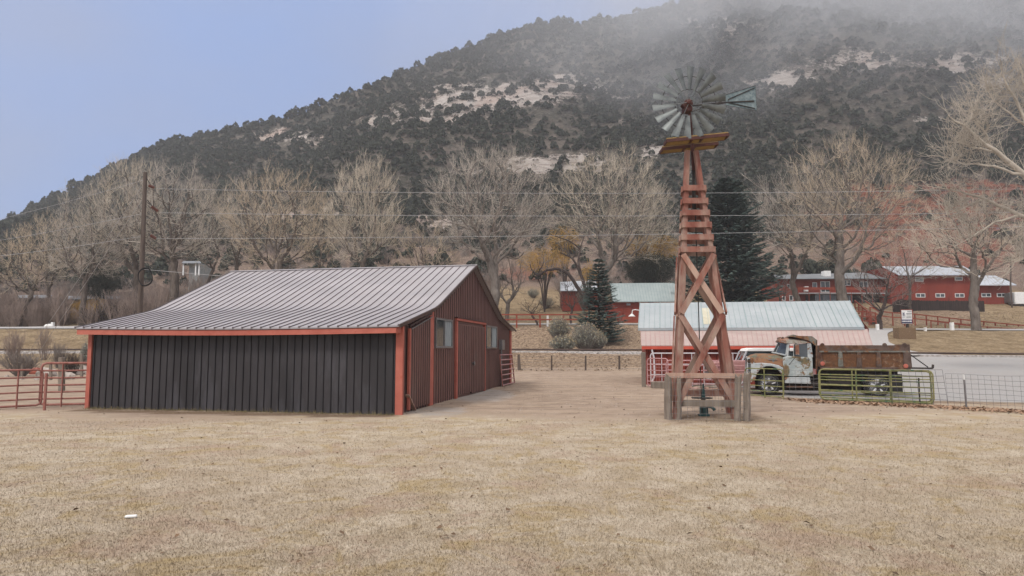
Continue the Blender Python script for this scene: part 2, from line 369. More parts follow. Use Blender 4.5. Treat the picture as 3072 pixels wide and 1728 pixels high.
def ground_mat():
    m, n, b = newmat('dormant_lawn_and_yard'); v = coords(n, geo=True)
    big = noise_node(n, .28, 5, .6, v); mid = noise_node(n, 1.3, 6, .65, v); fine = noise_node(n, 17, 6, .7, v); vf = noise_node(n, 70, 3, .6, v)
    blades = N(n, 'ShaderNodeMapping'); blades.inputs['Scale'].default_value = (30, 9, 1); n.links.new(v, blades.inputs['Vector'])
    bl = noise_node(n, 1.0, 5, .7, blades.outputs[0], 1.5)
    straw = ramp(n, fine.outputs['Fac'], [(.3, (.34,.285,.215)), (.5, (.47,.405,.32)), (.72, (.57,.50,.405))])
    straw = mix(n, ramp(n, bl.outputs['Fac'], [(.35, .0), (.7, .45)]), straw, (.25,.19,.13))
    straw = mix(n, ramp(n, mid.outputs['Fac'], [(.42, .0), (.62, .5)]), straw, (.235,.175,.10))
    straw = mix(n, ramp(n, big.outputs['Fac'], [(.45, 0.0), (.6, .5)]), straw, (.35,.285,.215))
    spots = noise_node(n, .95, 9, .78, v, .8)
    straw = mix(n, ramp(n, spots.outputs['Fac'], [(.50, 0.0), (.60, .72)]), straw, (.33,.25,.13))
    sp2_ = noise_node(n, .45, 7, .8, v, .5)
    straw = mix(n, ramp(n, sp2_.outputs['Fac'], [(.53, 0.0), (.60, .65)]), straw, (.33,.245,.185))
    dirt = ramp(n, mid.outputs['Fac'], [(.3, (.21,.155,.118)), (.52, (.31,.245,.192)), (.7, (.40,.325,.26))])
    dirt = mix(n, ramp(n, fine.outputs['Fac'], [(.35, .45), (.6, 0.0)]), dirt, (.19,.125,.09))
    tr = N(n, 'ShaderNodeMapping'); tr.inputs['Scale'].default_value = (.16, 1.1, 1); n.links.new(v, tr.inputs['Vector'])
    trk = noise_node(n, 1.0, 5, .6, tr.outputs[0])
    dirt = mix(n, ramp(n, trk.outputs['Fac'], [(.45, 0.0), (.65, .55)]), dirt, (.40,.315,.235))
    grav = ramp(n, vf.outputs['Fac'], [(.3, (.235,.235,.235)), (.55, (.33,.325,.32)), (.72, (.42,.415,.405))])
    grav = mix(n, ramp(n, mid.outputs['Fac'], [(.4, 0.0), (.7, .35)]), grav, (.30,.255,.22))
    litter_shade = ramp(n, fine.outputs['Fac'], [(.38, (.085,.06,.042)), (.58, (.23,.165,.115)), (.7, (.42,.33,.24))])
    ca = N(n, 'ShaderNodeVertexColor', layer_name='cover'); sp = N(n, 'ShaderNodeSeparateColor'); n.links.new(ca.outputs[0], sp.inputs[0])
    def edge(o):
        a = N(n, 'ShaderNodeMath', operation='ADD'); n.links.new(o, a.inputs[0])
        s_ = N(n, 'ShaderNodeMath', operation='MULTIPLY_ADD'); n.links.new(mid.outputs['Fac'], s_.inputs[0]); s_.inputs[1].default_value = 1.1; s_.inputs[2].default_value = -.55
        n.links.new(s_.outputs[0], a.inputs[1]); return ramp(n, a.outputs[0], [(.25, 0.0), (.8, 1.0)])
    col = mix(n, edge(sp.outputs[0]), straw, dirt); col = mix(n, edge(sp.outputs[1]), col, grav); col = mix(n, edge(sp.outputs[2]), col, litter_shade)
    n.links.new(col, b.inputs['Base Color']); b.inputs['Roughness'].default_value = .95; b.inputs['Specular IOR Level'].default_value = .1
    ad = N(n, 'ShaderNodeMath', operation='ADD'); n.links.new(fine.outputs['Fac'], ad.inputs[0]); n.links.new(bl.outputs['Fac'], ad.inputs[1])
    bump(n, b, ad.outputs[0], .6, .05); return m
def slope_mat():   # R: leaf litter, G: pale dirt, B: red soil
    m, n, b = newmat('dry_slope'); v = coords(n, geo=True)
    mid = noise_node(n, .55, 6, .65, v); fine = noise_node(n, 3.2, 8, .75, v); big = noise_node(n, .07, 5, .6, v); vf = noise_node(n, 11, 4, .7, v)
    gr = ramp(n, mid.outputs['Fac'], [(.32, (.15,.105,.06)), (.5, (.27,.20,.12)), (.7, (.37,.29,.19))])
    gr = mix(n, ramp(n, fine.outputs['Fac'], [(.4, .7), (.56, 0.0)]), gr, (.09,.065,.042))
    gr = mix(n, ramp(n, vf.outputs['Fac'], [(.52, .0), (.68, .6)]), gr, (.40,.31,.20))
    li = ramp(n, fine.outputs['Fac'], [(.36, (.10,.07,.05)), (.5, (.23,.165,.115)), (.62, (.40,.305,.215))])
    li = mix(n, ramp(n, vf.outputs['Fac'], [(.55, .0), (.66, .7)]), li, (.43,.33,.23))
    pk = ramp(n, fine.outputs['Fac'], [(.34, (.06,.045,.036)), (.5, (.17,.125,.10)), (.7, (.30,.225,.18))])
    rd = ramp(n, fine.outputs['Fac'], [(.38, (.06,.027,.02)), (.52, (.18,.07,.048)), (.66, (.25,.135,.098))])
    ca = N(n, 'ShaderNodeVertexColor', layer_name='cover'); sp = N(n, 'ShaderNodeSeparateColor'); n.links.new(ca.outputs[0], sp.inputs[0])
    def edge(o, k=1.0):
        a = N(n, 'ShaderNodeMath', operation='MULTIPLY_ADD'); n.links.new(mid.outputs['Fac'], a.inputs[0]); a.inputs[1].default_value = k
        a2 = N(n, 'ShaderNodeMath', operation='ADD'); a.inputs[2].default_value = -.5*k
        n.links.new(a.outputs[0], a2.inputs[0]); n.links.new(o, a2.inputs[1]); return ramp(n, a2.outputs[0], [(.3, 0.0), (.7, 1.0)])
    col = mix(n, edge(sp.outputs[0]), gr, li); col = mix(n, edge(sp.outputs[1]), col, pk); col = mix(n, edge(sp.outputs[2]), col, rd)
    n.links.new(col, b.inputs['Base Color']); b.inputs['Roughness'].default_value = .95; b.inputs['Specular IOR Level'].default_value = .1
    bump(n, b, fine.outputs['Fac'], .8, .3); return m
ROCKS = [  # overview x, y, rx, ry, strength : pale rock faces of the mountain
 (1245,245,190,38,.95),(1420,215,130,26,.8),(1120,280,150,30,.75),(980,300,90,22,.75),(700,342,90,16,.9),(1975,205,72,26,1.2),(2160,150,90,28,.9),
 (2400,150,130,24,.9),(1400,412,150,24,1.1),(1640,372,34,26,1.0),(1800,60,90,16,.8),(1560,240,60,16,.5),(2050,160,50,16,.6),(750,535,90,26,.7),(1080,560,80,26,.5),
 (1600,300,60,12,.5),(1160,440,60,14,.5),(2520,210,80,18,.8),(2330,300,40,10,.6)]
def rockw(X, Y, z):
    x, y = proj((X, Y, z)); x /= D; y /= D; w_ = 0; nn = mnoise.noise(Vector((X*.05, Y*.05, z*.05))); x += nn*55; y += 22*mnoise.noise(Vector((X*.04, Y*.06+9, z*.05)))
    for a, b, rx, ry, s in ROCKS:
        d = ((x-a)/rx)**2+((y-b)/ry)**2
        if d < 4: w_ = max(w_, s*math.exp(-d*.9))
    return w_*(1.0+.9*mnoise.noise(Vector((X*.12, Y*.12, z*.12+5))))
def redw(X, Y, z):
    x, y = proj((X, Y, z)); x /= D; y /= D; x += 130*mnoise.noise(Vector((X*.03, Y*.03, z*.05))); y += 30*mnoise.noise(Vector((X*.05, 3, z*.03)))
    a = math.exp(-(((x-2330)/230)**2)**2)*sm(440, 478, y)*(1-sm(655, 720, y))
    b_ = .6*math.exp(-(((x-1330)/120)**2))*math.exp(-(((y-690)/30)**2))
    return min(1, max(a*(.78+.55*nz3(X, Y+z*2, .06, 4)), b_)*1.0)
def cover_slope(X, Y, z):
    x, y = proj((X, Y, z)); x /= D
    berm = sm(62, 66, Y)*(1-sm(96, 100, Y))*sm(1250, 1300, x)*(1-sm(1900, 2000, x))
    berm = max(berm, sm(96, 100, Y)*(1-sm(112, 118, Y))*sm(2080, 2140, x)*.9*(1-sm(2420, 2480, x)))
    if Y < 66: berm = max(berm, .8*sm(50, 56, Y))
    pk = sm(128, 150, Y)*.8
    return (berm, pk, redw(X, Y, z), 1)
def cover_mtn(X, Y, z): return (rockw(X, Y, z), nz3(X, Y, .02, 3)*.5+.5, redw(X, Y, z), 1)
def mtn_mat():
    m, n, b = newmat('scrubby_mountainside'); v = coords(n, geo=True)
    mid = noise_node(n, .09, 8, .72, v, .3); fine = noise_node(n, .6, 8, .75, v); big = noise_node(n, .02, 4, .6, v)
    so = ramp(n, fine.outputs['Fac'], [(.36, (.04,.04,.032)), (.5, (.072,.067,.054)), (.64, (.15,.13,.108))])
    so = mix(n, ramp(n, mid.outputs['Fac'], [(.5, 0.0), (.66, .6)]), so, (.24,.19,.165))
    st = N(n, 'ShaderNodeMapping'); st.inputs['Scale'].default_value = (.12, .12, .5); st.inputs['Rotation'].default_value = (0, .25, 0); n.links.new(v, st.inputs['Vector'])
    ly = noise_node(n, 1.0, 7, .7, st.outputs[0])
    rk = ramp(n, ly.outputs['Fac'], [(.33, (.20,.16,.14)), (.46, (.38,.33,.295)), (.62, (.50,.455,.42))])
    rk = mix(n, ramp(n, big.outputs['Fac'], [(.5, 0.0), (.62, .45)]), rk, (.40,.27,.215))
    rd = ramp(n, ly.outputs['Fac'], [(.38, (.06,.026,.02)), (.5, (.19,.066,.042)), (.66, (.26,.115,.078))])
    ca = N(n, 'ShaderNodeVertexColor', layer_name='cover'); sp = N(n, 'ShaderNodeSeparateColor'); n.links.new(ca.outputs[0], sp.inputs[0])
    def edge(o):
        a = N(n, 'ShaderNodeMath', operation='MULTIPLY_ADD'); n.links.new(fine.outputs['Fac'], a.inputs[0]); a.inputs[1].default_value = 2.2; a.inputs[2].default_value = -1.1
        a2 = N(n, 'ShaderNodeMath', operation='ADD'); n.links.new(a.outputs[0], a2.inputs[0]); n.links.new(o, a2.inputs[1]); return ramp(n, a2.outputs[0], [(.38, 0.0), (.52, 1.0)])
    col = mix(n, edge(sp.outputs[0]), so, rk); col = mix(n, edge(sp.outputs[2]), col, rd)
    n.links.new(col, b.inputs['Base Color']); b.inputs['Roughness'].default_value = .95; b.inputs['Specular IOR Level'].default_value = .1
    bump(n, b, ly.outputs['Fac'], 1.0, 3.0); return m
fr = lambda a, b, n_: [a+(b-a)*i/(n_-1) for i in range(n_)]
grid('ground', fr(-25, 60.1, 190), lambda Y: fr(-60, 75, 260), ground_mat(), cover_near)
rows = fr(60, 100, 90)+fr(100.8, 190, 100)[0:]
grid('hillside', rows, lambda Y: fr(-(45+1.0*Y), 45+1.0*Y, 300), slope_mat(), cover_slope, zoff=-.02)
rows = [190+(YR*1.5-190)*(i/170.0)**1.15 for i in range(171)]
grid('mountain', rows, lambda Y: fr(-(45+1.0*Y), 45+1.0*Y, 330), mtn_mat(), cover_mtn, zoff=-.02)
# road on the embankment, kept level with the terrain
def strip(name, Ya, Yb, mat, zoff, x0=-1.25, x1=1.25, n_=90, nr=5):
    V = []; 
    for j in range(nr):
        for i in range(n_):
            u = x0+(x1-x0)*i/(n_-1); f = j/(nr-1.0)
            Y = Ya(u)*(1-f)+Yb(u)*f; X = u*Y; V.append((X, Y, height(X, Y)+zoff))
    idx = np.arange(nr*n_).reshape(nr, n_); F = np.stack([idx[:-1,:-1], idx[:-1,1:], idx[1:,1:], idx[1:,:-1]], -1).reshape(-1, 4)
    return tag(mesh_np(name, V, F, mat, smooth=True), kind='structure')
strip('road', lambda u: 88.2-(1.2 if u > .4 else 0)+(3*sm(-.3, -.75, u)), lambda u: 93.4+(3*sm(-.3, -.75, u)), M['gravelm'], .10)
# drive climbing from the gravel lot to the road, right of the shed
V = []; nd = 30
for i in range(nd):
    f = i/(nd-1.0); Y = 61+f*28; xc = float(np.interp(f, [0, .25, .5, .75, 1], [2705, 2640, 2600, 2600, 2635])); hw = float(np.interp(f, [0, .25, .5, .8, 1], [6.5, 3.4, 2.3, 2.4, 3.8]))
    for k in (-1, -.33, .33, 1):
        X = (xc-CXP)/FPX*Y+k*hw; V.append((X, Y, height(X, Y)+.09))
idx = np.arange(nd*4).reshape(nd, 4)
tag(mesh_np('driveway', V, np.stack([idx[:-1,:-1], idx[:-1,1:], idx[1:,1:], idx[1:,:-1]], -1).reshape(-1, 4), M['gravelm'], smooth=True), kind='structure')
# railway: ballast ribbon, sleepers, two rails
def raily(u): return 72.6-2.6*sm(-.2, .2, u)-8.2*sm(.35, .62, u)
M['ballast'] = pm('grey_ballast', (.13,.115,.105), (.34,.315,.30), 5, .95, .8, detail=8, bscale=9)
V = []; nb = 160
for i in range(nb):
    u = -1.2+2.4*i/(nb-1)
    for k, dz in ((-1.6, -.38), (-1.0, .06), (1.0, .06), (1.7, -.3)):
        Y = raily(u)+k*(1.0); X = u*raily(u); V.append((X, Y, height(X, raily(u), False)+.06+dz))
idx = np.arange(nb*4).reshape(nb, 4)
tag(mesh_np('railway_ballast', V, np.stack([idx[:-1,:-1], idx[:-1,1:], idx[1:,1:], idx[1:,:-1]], -1).reshape(-1, 4), M['ballast']), kind='structure')
mb = MB()
for k in (-.5, .5):
    mb.tube([(u*raily(u), raily(u)+k, height(u*raily(u), raily(u), False)+.26) for u in fr(-1.15, 1.15, 120)], .085, 4)
o = mb.build('railway', M['rail']); tag(o, kind='structure')
# ---------------------------------------------------------------- barn
A0 = gz(1188, 1244); B0 = gz(266, 1225); C0 = gz(1531, 1150)
FW = Facade(A0, A0-B0)          # front wall: s from -Lu (left) to 0 (right corner)
GW = Facade(A0, C0-A0)          # gable wall: s from 0 to Lv; its n points left (into the barn)
Lu = (A0-B0).length; Lv = (C0-A0).length
du, dv = FW.d.copy(), GW.d.copy()
def bp(a, b, z):                 # a metres left of the gable wall, b metres back from the front wall
    p = Vector((A0.x, A0.y, 0))-du*a*(1+.0075*max(b, 0))+dv*b; return Vector((p.x, p.y, z))
gh = lambda x, y: GW.hit(x, y)
prof = [(-.42, 2.66), (0.0, None)]
knee = gh(1296, 921.5); apex = gh(1415, 797); knee2 = gh(1494, 953); eave2 = gh(1533, 990)
e0 = (-.45, 2.70)
ROOF = [e0, knee, apex, knee2, (eave2[0]+.25, eave2[1]-.03)]
barn = empty('barn', (A0.x, A0.y, 0), 'brown metal barn with a swept silvery standing seam roof and orange trim', 'barn')
# roof: sheet with thickness, softened at the knee, sagging a little along the front eave
def roof_z(b):
    xs = [p[0] for p in ROOF]; zs = [p[1] for p in ROOF]
    z = float(np.interp(b, xs, zs))
    for kx in (knee[0],):
        w_ = .55
        if abs(b-kx) < w_:
            z = .5*(float(np.interp(kx-w_, xs, zs))*(kx+w_-b)/w_*.5*2*.5+0)+0 if False else z
            l0, l1 = float(np.interp(kx-w_, xs, zs)), float(np.interp(kx+w_, xs, zs)); t = (b-kx+w_)/(2*w_)
            zk = float(np.interp(kx, xs, zs)); z = (1-t)**2*l0+2*t*(1-t)*zk+t*t*l1
    return z
def sag(a, b): 
    f = math.sin(math.pi*max(0, min(1, a/Lu))); return -.05*f*max(0, 1-(b+.5)/3.2)
# left edge of the roof from the photo
la = Lu+.30
gov = .22       # gable overhang
bs = sorted(set([round(v, 3) for v in fr(e0[0], ROOF[-1][0], 60)]+[apex[0]]))
def left_a(b):  # the ridge stops short of the eave at the left end
    t = 0; return la
nA = 14; V = []; F = []
avals = [-gov+(la+gov)*i/(nA-1) for i in range(nA)]
V = [bp(a, b, roof_z(b)+sag(a, b)) for b in bs for a in avals]+[bp(a, b, roof_z(b)+sag(a, b)-.045) for b in bs for a in avals]
nb_ = len(bs); off = nb_*nA; mbk = MB()
F = []
for i in range(nb_-1):
    for j in range(nA-1):
        q = (i*nA+j, i*nA+j+1, (i+1)*nA+j+1, (i+1)*nA+j); F.append(q); F.append(tuple(off+k for k in reversed(q)))
for i in range(nb_-1):
    for j in (0, nA-1): F.append((i*nA+j, (i+1)*nA+j, off+(i+1)*nA+j, off+i*nA+j))
for j in range(nA-1):
    for i in (0, nb_-1): F.append((i*nA+j, i*nA+j+1, off+i*nA+j+1, off+i*nA+j))
roof = MB().add(V, F).build('roof', M['barn_roof'], barn)
mb = MB(); ns = int(round((la+gov)/.33))
for i in range(ns+1):
    a = -gov+.02+(la+gov-.04)*i/ns
    bb = [b for b in bs if b <= apex[0]+.001]; 
    pts = [bp(a, b, roof_z(b)+sag(a, b)+.016) for b in bb]
    for p, q in zip(pts[:-1], pts[1:]): mb.beam(p, q, .019, .026)
    mb.box((pts[0].x, pts[0].y, pts[0].z-.005), (.05, .03, .06), 0)
mb.build('seams', M['seam'], roof)
mb = MB()
for b0, b1 in ((apex[0]-.09, apex[0]), (apex[0], apex[0]+.1)):
    mb.hexa([bp(a, b, roof_z(b)+dz) for dz in (.03, .05) for a, b in ((-gov-.02, b0), (la+.02, b0), (la+.02, b1), (-gov-.02, b1))])
mb.build('ridge_cap', M['barn_roof'], roof)
mb = MB()   # rake trim along the gable edge
for b0, b1 in zip(bs[:-1], bs[1:]):
    mb.beam(bp(-gov-.012, b0, roof_z(b0)+sag(0, b0)-.03), bp(-gov-.012, b1, roof_z(b1)+sag(0, b1)-.03), .022, .10)
mb.build('rake_trim', M['brown_edge'], barn)
# front wall with ribs, under the eave
zt = lambda a: roof_z(0)+sag(a, 0)-.06
mb = MB(); n_ = 24
for i in range(n_):
    a0, a1 = Lu*i/n_, Lu*(i+1)/n_
    mb.hexa([bp(a, b, z) for a, b, z in ((a0,.0,-.05),(a1,.0,-.05),(a1,.06,-.05),(a0,.06,-.05),(a0,.0,zt(a0)),(a1,.0,zt(a1)),(a1,.06,zt(a1)),(a0,.06,zt(a0)))])
fw = mb.build('front_wall', M['charcoal'], barn)
mb = MB(); nr_ = 43
for i in range(nr_):
    a = .12+(Lu-.25)*i/(nr_-1); w_ = .007 if i % 2 else .012
    mb.hexa([bp(a+x, b, z) for z in (.0, zt(a)) for x, b in ((-w_-.008, -.003), (w_+.008, -.003), (w_, -.03), (-w_, -.03))])
M['charcoal_rib'] = pm('charcoal_rib', (.010,.009,.011), (.018,.016,.018), 1, .5)
mb.build('ribs', M['charcoal_rib'], fw)
# gable wall following the roofline
mb = MB(); seg = [b for b in bs if b > 0 and b < Lv]; seg = [0]+seg+[Lv]
for b0, b1 in zip(seg[:-1], seg[1:]):
    mb.hexa([bp(a, b, z) for a, b, z in ((0,b0,-.05),(.06,b0,-.05),(.06,b1,-.05),(0,b1,-.05),(0,b0,roof_z(b0)-.05),(.06,b0,roof_z(b0)-.05),(.06,b1,roof_z(b1)-.05),(0,b1,roof_z(b1)-.05))])
gw = mb.build('gable_wall', M['maroon'], barn)
winA = (gh(1304, 955)[0], gh(1353, 963)[0], gh(1304, 1040.7)[1], gh(1304, 956)[1])
winB = (gh(1456, 977)[0], gh(1487, 982)[0], gh(1456, 1042.5)[1], gh(1456, 978)[1])
door = (gh(1365, 980)[0], gh(1450, 980)[0], gh(1365, 963)[1])
mb = MB(); nr_ = 62
for i in range(nr_):
    b = .18+(Lv-.36)*i/(nr_-1); w_ = .012; zl = .0
    rng = [(.0, roof_z(b)-.06)]
    for b0, b1, z0, z1 in (winA, winB): 
        if b0-.08 < b < b1+.08: rng = [(.0, z0-.07), (z1+.07, roof_z(b)-.06)]
    if door[0]-.1 < b < door[1]+.1: rng = [(door[2]+.16, roof_z(b)-.06)]
    for z0, z1 in rng: mb.hexa([bp(a, b+x, z) for z in (z0, z1) for x, a in ((-w_-.010, .003), (-w_, -.022), (w_, -.022), (w_+.010, .003))])
M['maroon_rib'] = pm('maroon_rib', (.040,.020,.018), (.058,.030,.027), 1, .5)
mb.build('ribs', M['maroon_rib'], gw)
# back and left walls (closing the box)
mb = MB(); zb = roof_z(Lv)-.06
mb.hexa([bp(a, b, z) for z in (-.05, zb) for a, b in ((.06, Lv-.06), (Lu, Lv-.06), (Lu, Lv), (.06, Lv))])
mb.build('back_wall', M['maroon'], barn)
mb = MB()
for b0, b1 in zip(seg[:-1], seg[1:]):
    b0 = max(b0, .06); b1 = min(b1, Lv-.06)
    mb.hexa([bp(a, b, z) for a, b, z in ((Lu-.06,b0,-.05),(Lu,b0,-.05),(Lu,b1,-.05),(Lu-.06,b1,-.05),(Lu-.06,b0,roof_z(b0)-.06),(Lu,b0,roof_z(b0)-.06),(Lu,b1,roof_z(b1)-.06),(Lu-.06,b1,roof_z(b1)-.06))])
mb.build('side_wall', M['charcoal'], barn)
# fascia board (two lengths), dark drip edge, corner posts
mb = MB(); fb = -.40; ft = lambda a: roof_z(-.40)+sag(a, -.4)-.075
for i in range(16):
    a0, a1 = -.12+(la+.06)*i/16, -.12+(la+.06)*(i+1)/16
    mb.hexa([bp(a, b, z) for a, b, z in ((a0,fb-.02,ft(a0)-.165),(a1,fb-.02,ft(a1)-.165),(a1,fb+.02,ft(a1)-.165),(a0,fb+.02,ft(a0)-.165),(a0,fb-.02,ft(a0)),(a1,fb-.02,ft(a1)),(a1,fb+.02,ft(a1)),(a0,fb+.02,ft(a0)))])
mb.build('fascia_board', M['orange_trim'], barn)
mb = MB()
for i in range(16):
    a0, a1 = -.14+(la+.1)*i/16, -.14+(la+.1)*(i+1)/16
    mb.hexa([bp(a, b, z) for a, b, z in ((a0,fb-.035,ft(a0)+.003),(a1,fb-.035,ft(a1)+.003),(a1,fb+.03,ft(a1)+.003),(a0,fb+.03,ft(a0)+.003),(a0,fb-.035,ft(a0)+.03),(a1,fb-.035,ft(a1)+.03),(a1,fb+.03,ft(a1)+.03),(a0,fb+.03,ft(a0)+.03))])
mb.build('drip_edge', M['brown_edge'], barn)
mb = MB().beam(bp(-.13, fb+.02, ft(0)-.09), bp(-.13, .02, ft(0)-.05), .04, .17); mb.build('fascia_return', M['orange_trim'], barn)
for nm, a, wdt, rot in (('corner_post', -.10, .23, 0), ('corner_post', Lu+.03, .15, 0)):
    mb = MB(); z1 = roof_z(0)-.10
    mb.hexa([bp(a+x, b, z) for z in (-.02, z1) for x, b in ((-wdt/2, -.07), (wdt/2, -.07), (wdt/2, .05 if a < 0 else .07), (-wdt/2, .05 if a < 0 else .07))])
    mb.build(nm, M['orange_trim'], barn, bevel=.006)
# gable posts and the sliding door with its slanted track
def vpost(b0, b1, z0, z1, a0, a1, nm, m, par=barn):
    MB().hexa([bp(a, b, z) for z in (z0, z1) for a, b in ((a0, b0), (a1, b0), (a1, b1), (a0, b1))]).build(nm, m, par, bevel=.004)
sb0 = gh(1215, 1180)[0]; sb1 = gh(1283, 1180)[0]; sb2 = gh(1294, 1180)[0]
vpost(sb1+.05, sb2+.05, 0, knee[1]-.12, -.06, .01, 'wall_post', M['orange_trim'])
mb = MB(); za, zb2 = gh(1222, 976)[1], gh(1283, 940)[1]
mb.hexa([bp(a, b, z) for a, b, z in ((-.10,sb0+.16,.1),(-.055,sb0+.16,.1),(-.055,sb1-.05,.1),(-.10,sb1-.05,.1),(-.10,sb0+.16,za-.12),(-.055,sb0+.16,za-.12),(-.055,sb1-.05,zb2-.12),(-.10,sb1-.05,zb2-.12))])
sd_ = mb.build('sliding_door', M['maroon'], barn)
mb = MB()
for i in range(9):
    b = sb0+.35+(sb1-sb0-.55)*i/8; z1 = za+(zb2-za)*(b-sb0)/(sb1-sb0)-.14
    mb.hexa([bp(a, b+x, z) for z in (.1, z1) for x, a in ((-.024, -.098), (-.012, -.118), (.012, -.118), (.024, -.098))])
mb.build('ribs', M['maroon_rib'], sd_)
mb = MB().hexa([bp(a, b, z) for z in (.06, za-.1) for a, b in ((-.13, sb0+.03), (-.05, sb0+.03), (-.05, sb0+.15), (-.13, sb0+.15))])
mb.build('door_frame', M['orange_trim'], sd_, bevel=.004)
MB().beam(bp(-.12, sb0, za-.02), bp(-.12, sb1-.02, zb2+.0), .06, .07).build('door_track', M['maroon_rib'], barn)
MB().beam(bp(-.14, sb0+.15, za-.12), bp(-.14, sb1-.02, zb2-.12), .03, .03).build('door_track', M['alum'], barn)
# double doors
d0, d1, dz = door; dm = gh(1411, 1100)[0]
for b0, b1, dr in ((d0+.12, dm-.03, .07), (dm+.03, d1-.05, .0)):
    mb = MB().hexa([bp(a, b, z) for z in (dr+.06, dz-.10) for a, b in ((-.085, b0), (-.02, b0), (-.02, b1), (-.085, b1))])
    lf = mb.build('door_leaf', M['maroon'], barn)
    mb = MB()
    for i in range(8):
        b = b0+.16+(b1-b0-.32)*i/7
        mb.hexa([bp(a, b+x, z) for z in (dr+.07, dz-.14) for x, a in ((-.024, -.083), (-.012, -.105), (.012, -.105), (.024, -.083))])
    mb.build('ribs', M['maroon_rib'], lf)
MB().hexa([bp(a, b, z) for z in (.05, dz-.1) for a, b in ((-.05, dm-.03), (-.01, dm-.03), (-.01, dm+.03), (-.05, dm+.03))]).build('door_gap', M['rubber'], barn)
MB().lathe(bp(-.085, dm+.02, 1.35), -GW.n*-1 if False else -Vector((-dv.y, dv.x, 0)), [(0,.05),(.06,.05),(.07,.09),(.10,.10),(.12,.05)], 12).build('door_knob', M['alum'], barn, smooth=True)
vpost(d0-.09, d0+.11, 0, dz+.02, -.10, -.002, 'door_jamb', M['orange_trim'])
vpost(d1-.04, d1+.06, 0, dz+.02, -.10, -.002, 'door_jamb', M['orange_trim'])
vpost(d0-.12, d1+.08, dz+.025, dz+.12, -.12, -.002, 'door_lintel', M['orange_trim'])
vpost(d0-.14, d1+.1, dz+.125, dz+.16, -.15, -.002, 'door_hood', M['maroon_rib'])
for (b0, b1, z0, z1), dark_left in ((winA, True), (winB, False)):
    mb = MB(); fr_ = .055
    for (x0, x1, y0, y1) in ((b0-.02, b1+.02, z0-.04, z0+.03), (b0-.02, b1+.02, z1-.03, z1+.04), (b0-.02, b0+.06, z0+.033, z1-.033), (b1-.06, b1+.02, z0+.033, z1-.033), ((b0+b1)/2-.035, (b0+b1)/2+.035, z0+.033, z1-.033)):
        mb.hexa([bp(a, b, z) for z in (y0, y1) for a, b in ((-.075, x0), (-.002, x0), (-.002, x1), (-.075, x1))])
    wf = mb.build('window', M['alum'], barn)
    MB().hexa([bp(a, b, z) for z in (z0+.03, z1-.03) for a, b in ((-.05, b0+.06), (-.02, b0+.06), (-.02, (b0+b1)/2-.035), (-.05, (b0+b1)/2-.035))]).build('pane', M['glass'], wf)
    MB().hexa([bp(a, b, z) for z in (z0+.03, z1-.03) for a, b in ((-.04, (b0+b1)/2+.035), (-.02, (b0+b1)/2+.035), (-.02, b1-.06), (-.04, b1-.06))]).build('curtain', M['curtain'], wf)
eb = gh(1501, 1035)
MB().hexa([bp(a, b, z) for z in (eb[1]-.25, eb[1]+.28) for a, b in ((-.16, eb[0]-.35), (-.002, eb[0]-.35), (-.002, eb[0]+.35), (-.16, eb[0]+.35))]).build('meter_box', M['alum'], barn, bevel=.01)
MB().tube([bp(-.06, eb[0], z) for z in (0, eb[1]-.25)], .035, 8).build('conduit', M['alum'], barn)
vpost(Lv-.3, Lv+.05, 0, roof_z(Lv)-.08, -.06, .08, 'corner_post', M['orange_trim'])
# gate panel leaning on the gable
g0, g1 = gh(1489, 1100)[0], gh(1526, 1100)[0]; gt = gh(1489, 1062)[1]
gt_ = empty('leaning_pipe_gate', bp(-.3, g0, 0), 'small pink seven-bar pipe gate leaning on the barn gable by the far corner', 'gate')
mb = MB()
for k in range(7):
    z = .1+(gt-.15)*k/6; mb.tube([bp(-.28+.02*k-.05*math.sin(x*3.1), g0+(g1-g0)*x, z) for x in fr(0, 1, 7)], .028, 6)
mb.build('rails', M['pinkpipe'], gt_)
for b in (g0, g1): MB().tube([bp(-.3, b, .05), bp(-.16, b, gt-.02)], .035, 6).build('end_pipe', M['redpipe'], gt_)
# plank leaning at the corner
p0 = gz(1243, 1232); p1 = GW.hit(1225, 1196)
mb = MB().beam((p0.x, p0.y, .02), bp(-.10, .75, .55), .13, .04); o = mb.build('wooden_plank', M['pinkwood'], loc=(p0.x, p0.y, 0)); tag(o, 'short bare plank leaning against the foot of the barn corner', 'plank')
# ---------------------------------------------------------------- windmill
def lerp(a, b, t): return a+(b-a)*t
yb = 19.45
FLb = gz(2030, 1256); FRb = gz(2208, 1257)
offr = Vector((.36, 1.62, 0)); RLb = FLb+offr; RRb = FRb+offr
topY = 20.25
tl = at(2062, 452, topY-.12); tr_ = at(2087, 452, topY-.12); dz_ = Vector((.07, .3, 0)); tl2 = tl+dz_; tr2 = tr_+dz_
wm = empty('windmill', (RLb+FRb)/2, 'old farm windmill on a faded red timber tower with a galvanised multi-blade wheel', 'windmill')
legs = [(FLb, tl), (FRb, tr_), (RRb, tr2), (RLb, tl2)]
for a, b in legs:
    MB().beam(a-Vector((0, 0, .1)), b, .185, .185, (1, .2, 0), .13, .13).build('leg', M['redwood'], wm, bevel=.008)
def legpt(k, z):
    a, b = legs[k]; return lerp(a, b, z/b.z)
def frontz(y): return at(2100, y, 19.9).z
rz = [frontz(v) for v in (562, 601, 637, 673.5, 711, 748)]
faces = [(0, 1), (1, 2), (3, 2), (0, 3)]
nrm = [Vector((.0, -1, 0)), Vector((1, -.2, 0)), Vector((0, 1, 0)), Vector((-1, .2, 0))]
zx = [frontz(768), frontz(935), frontz(950), frontz(1205)]
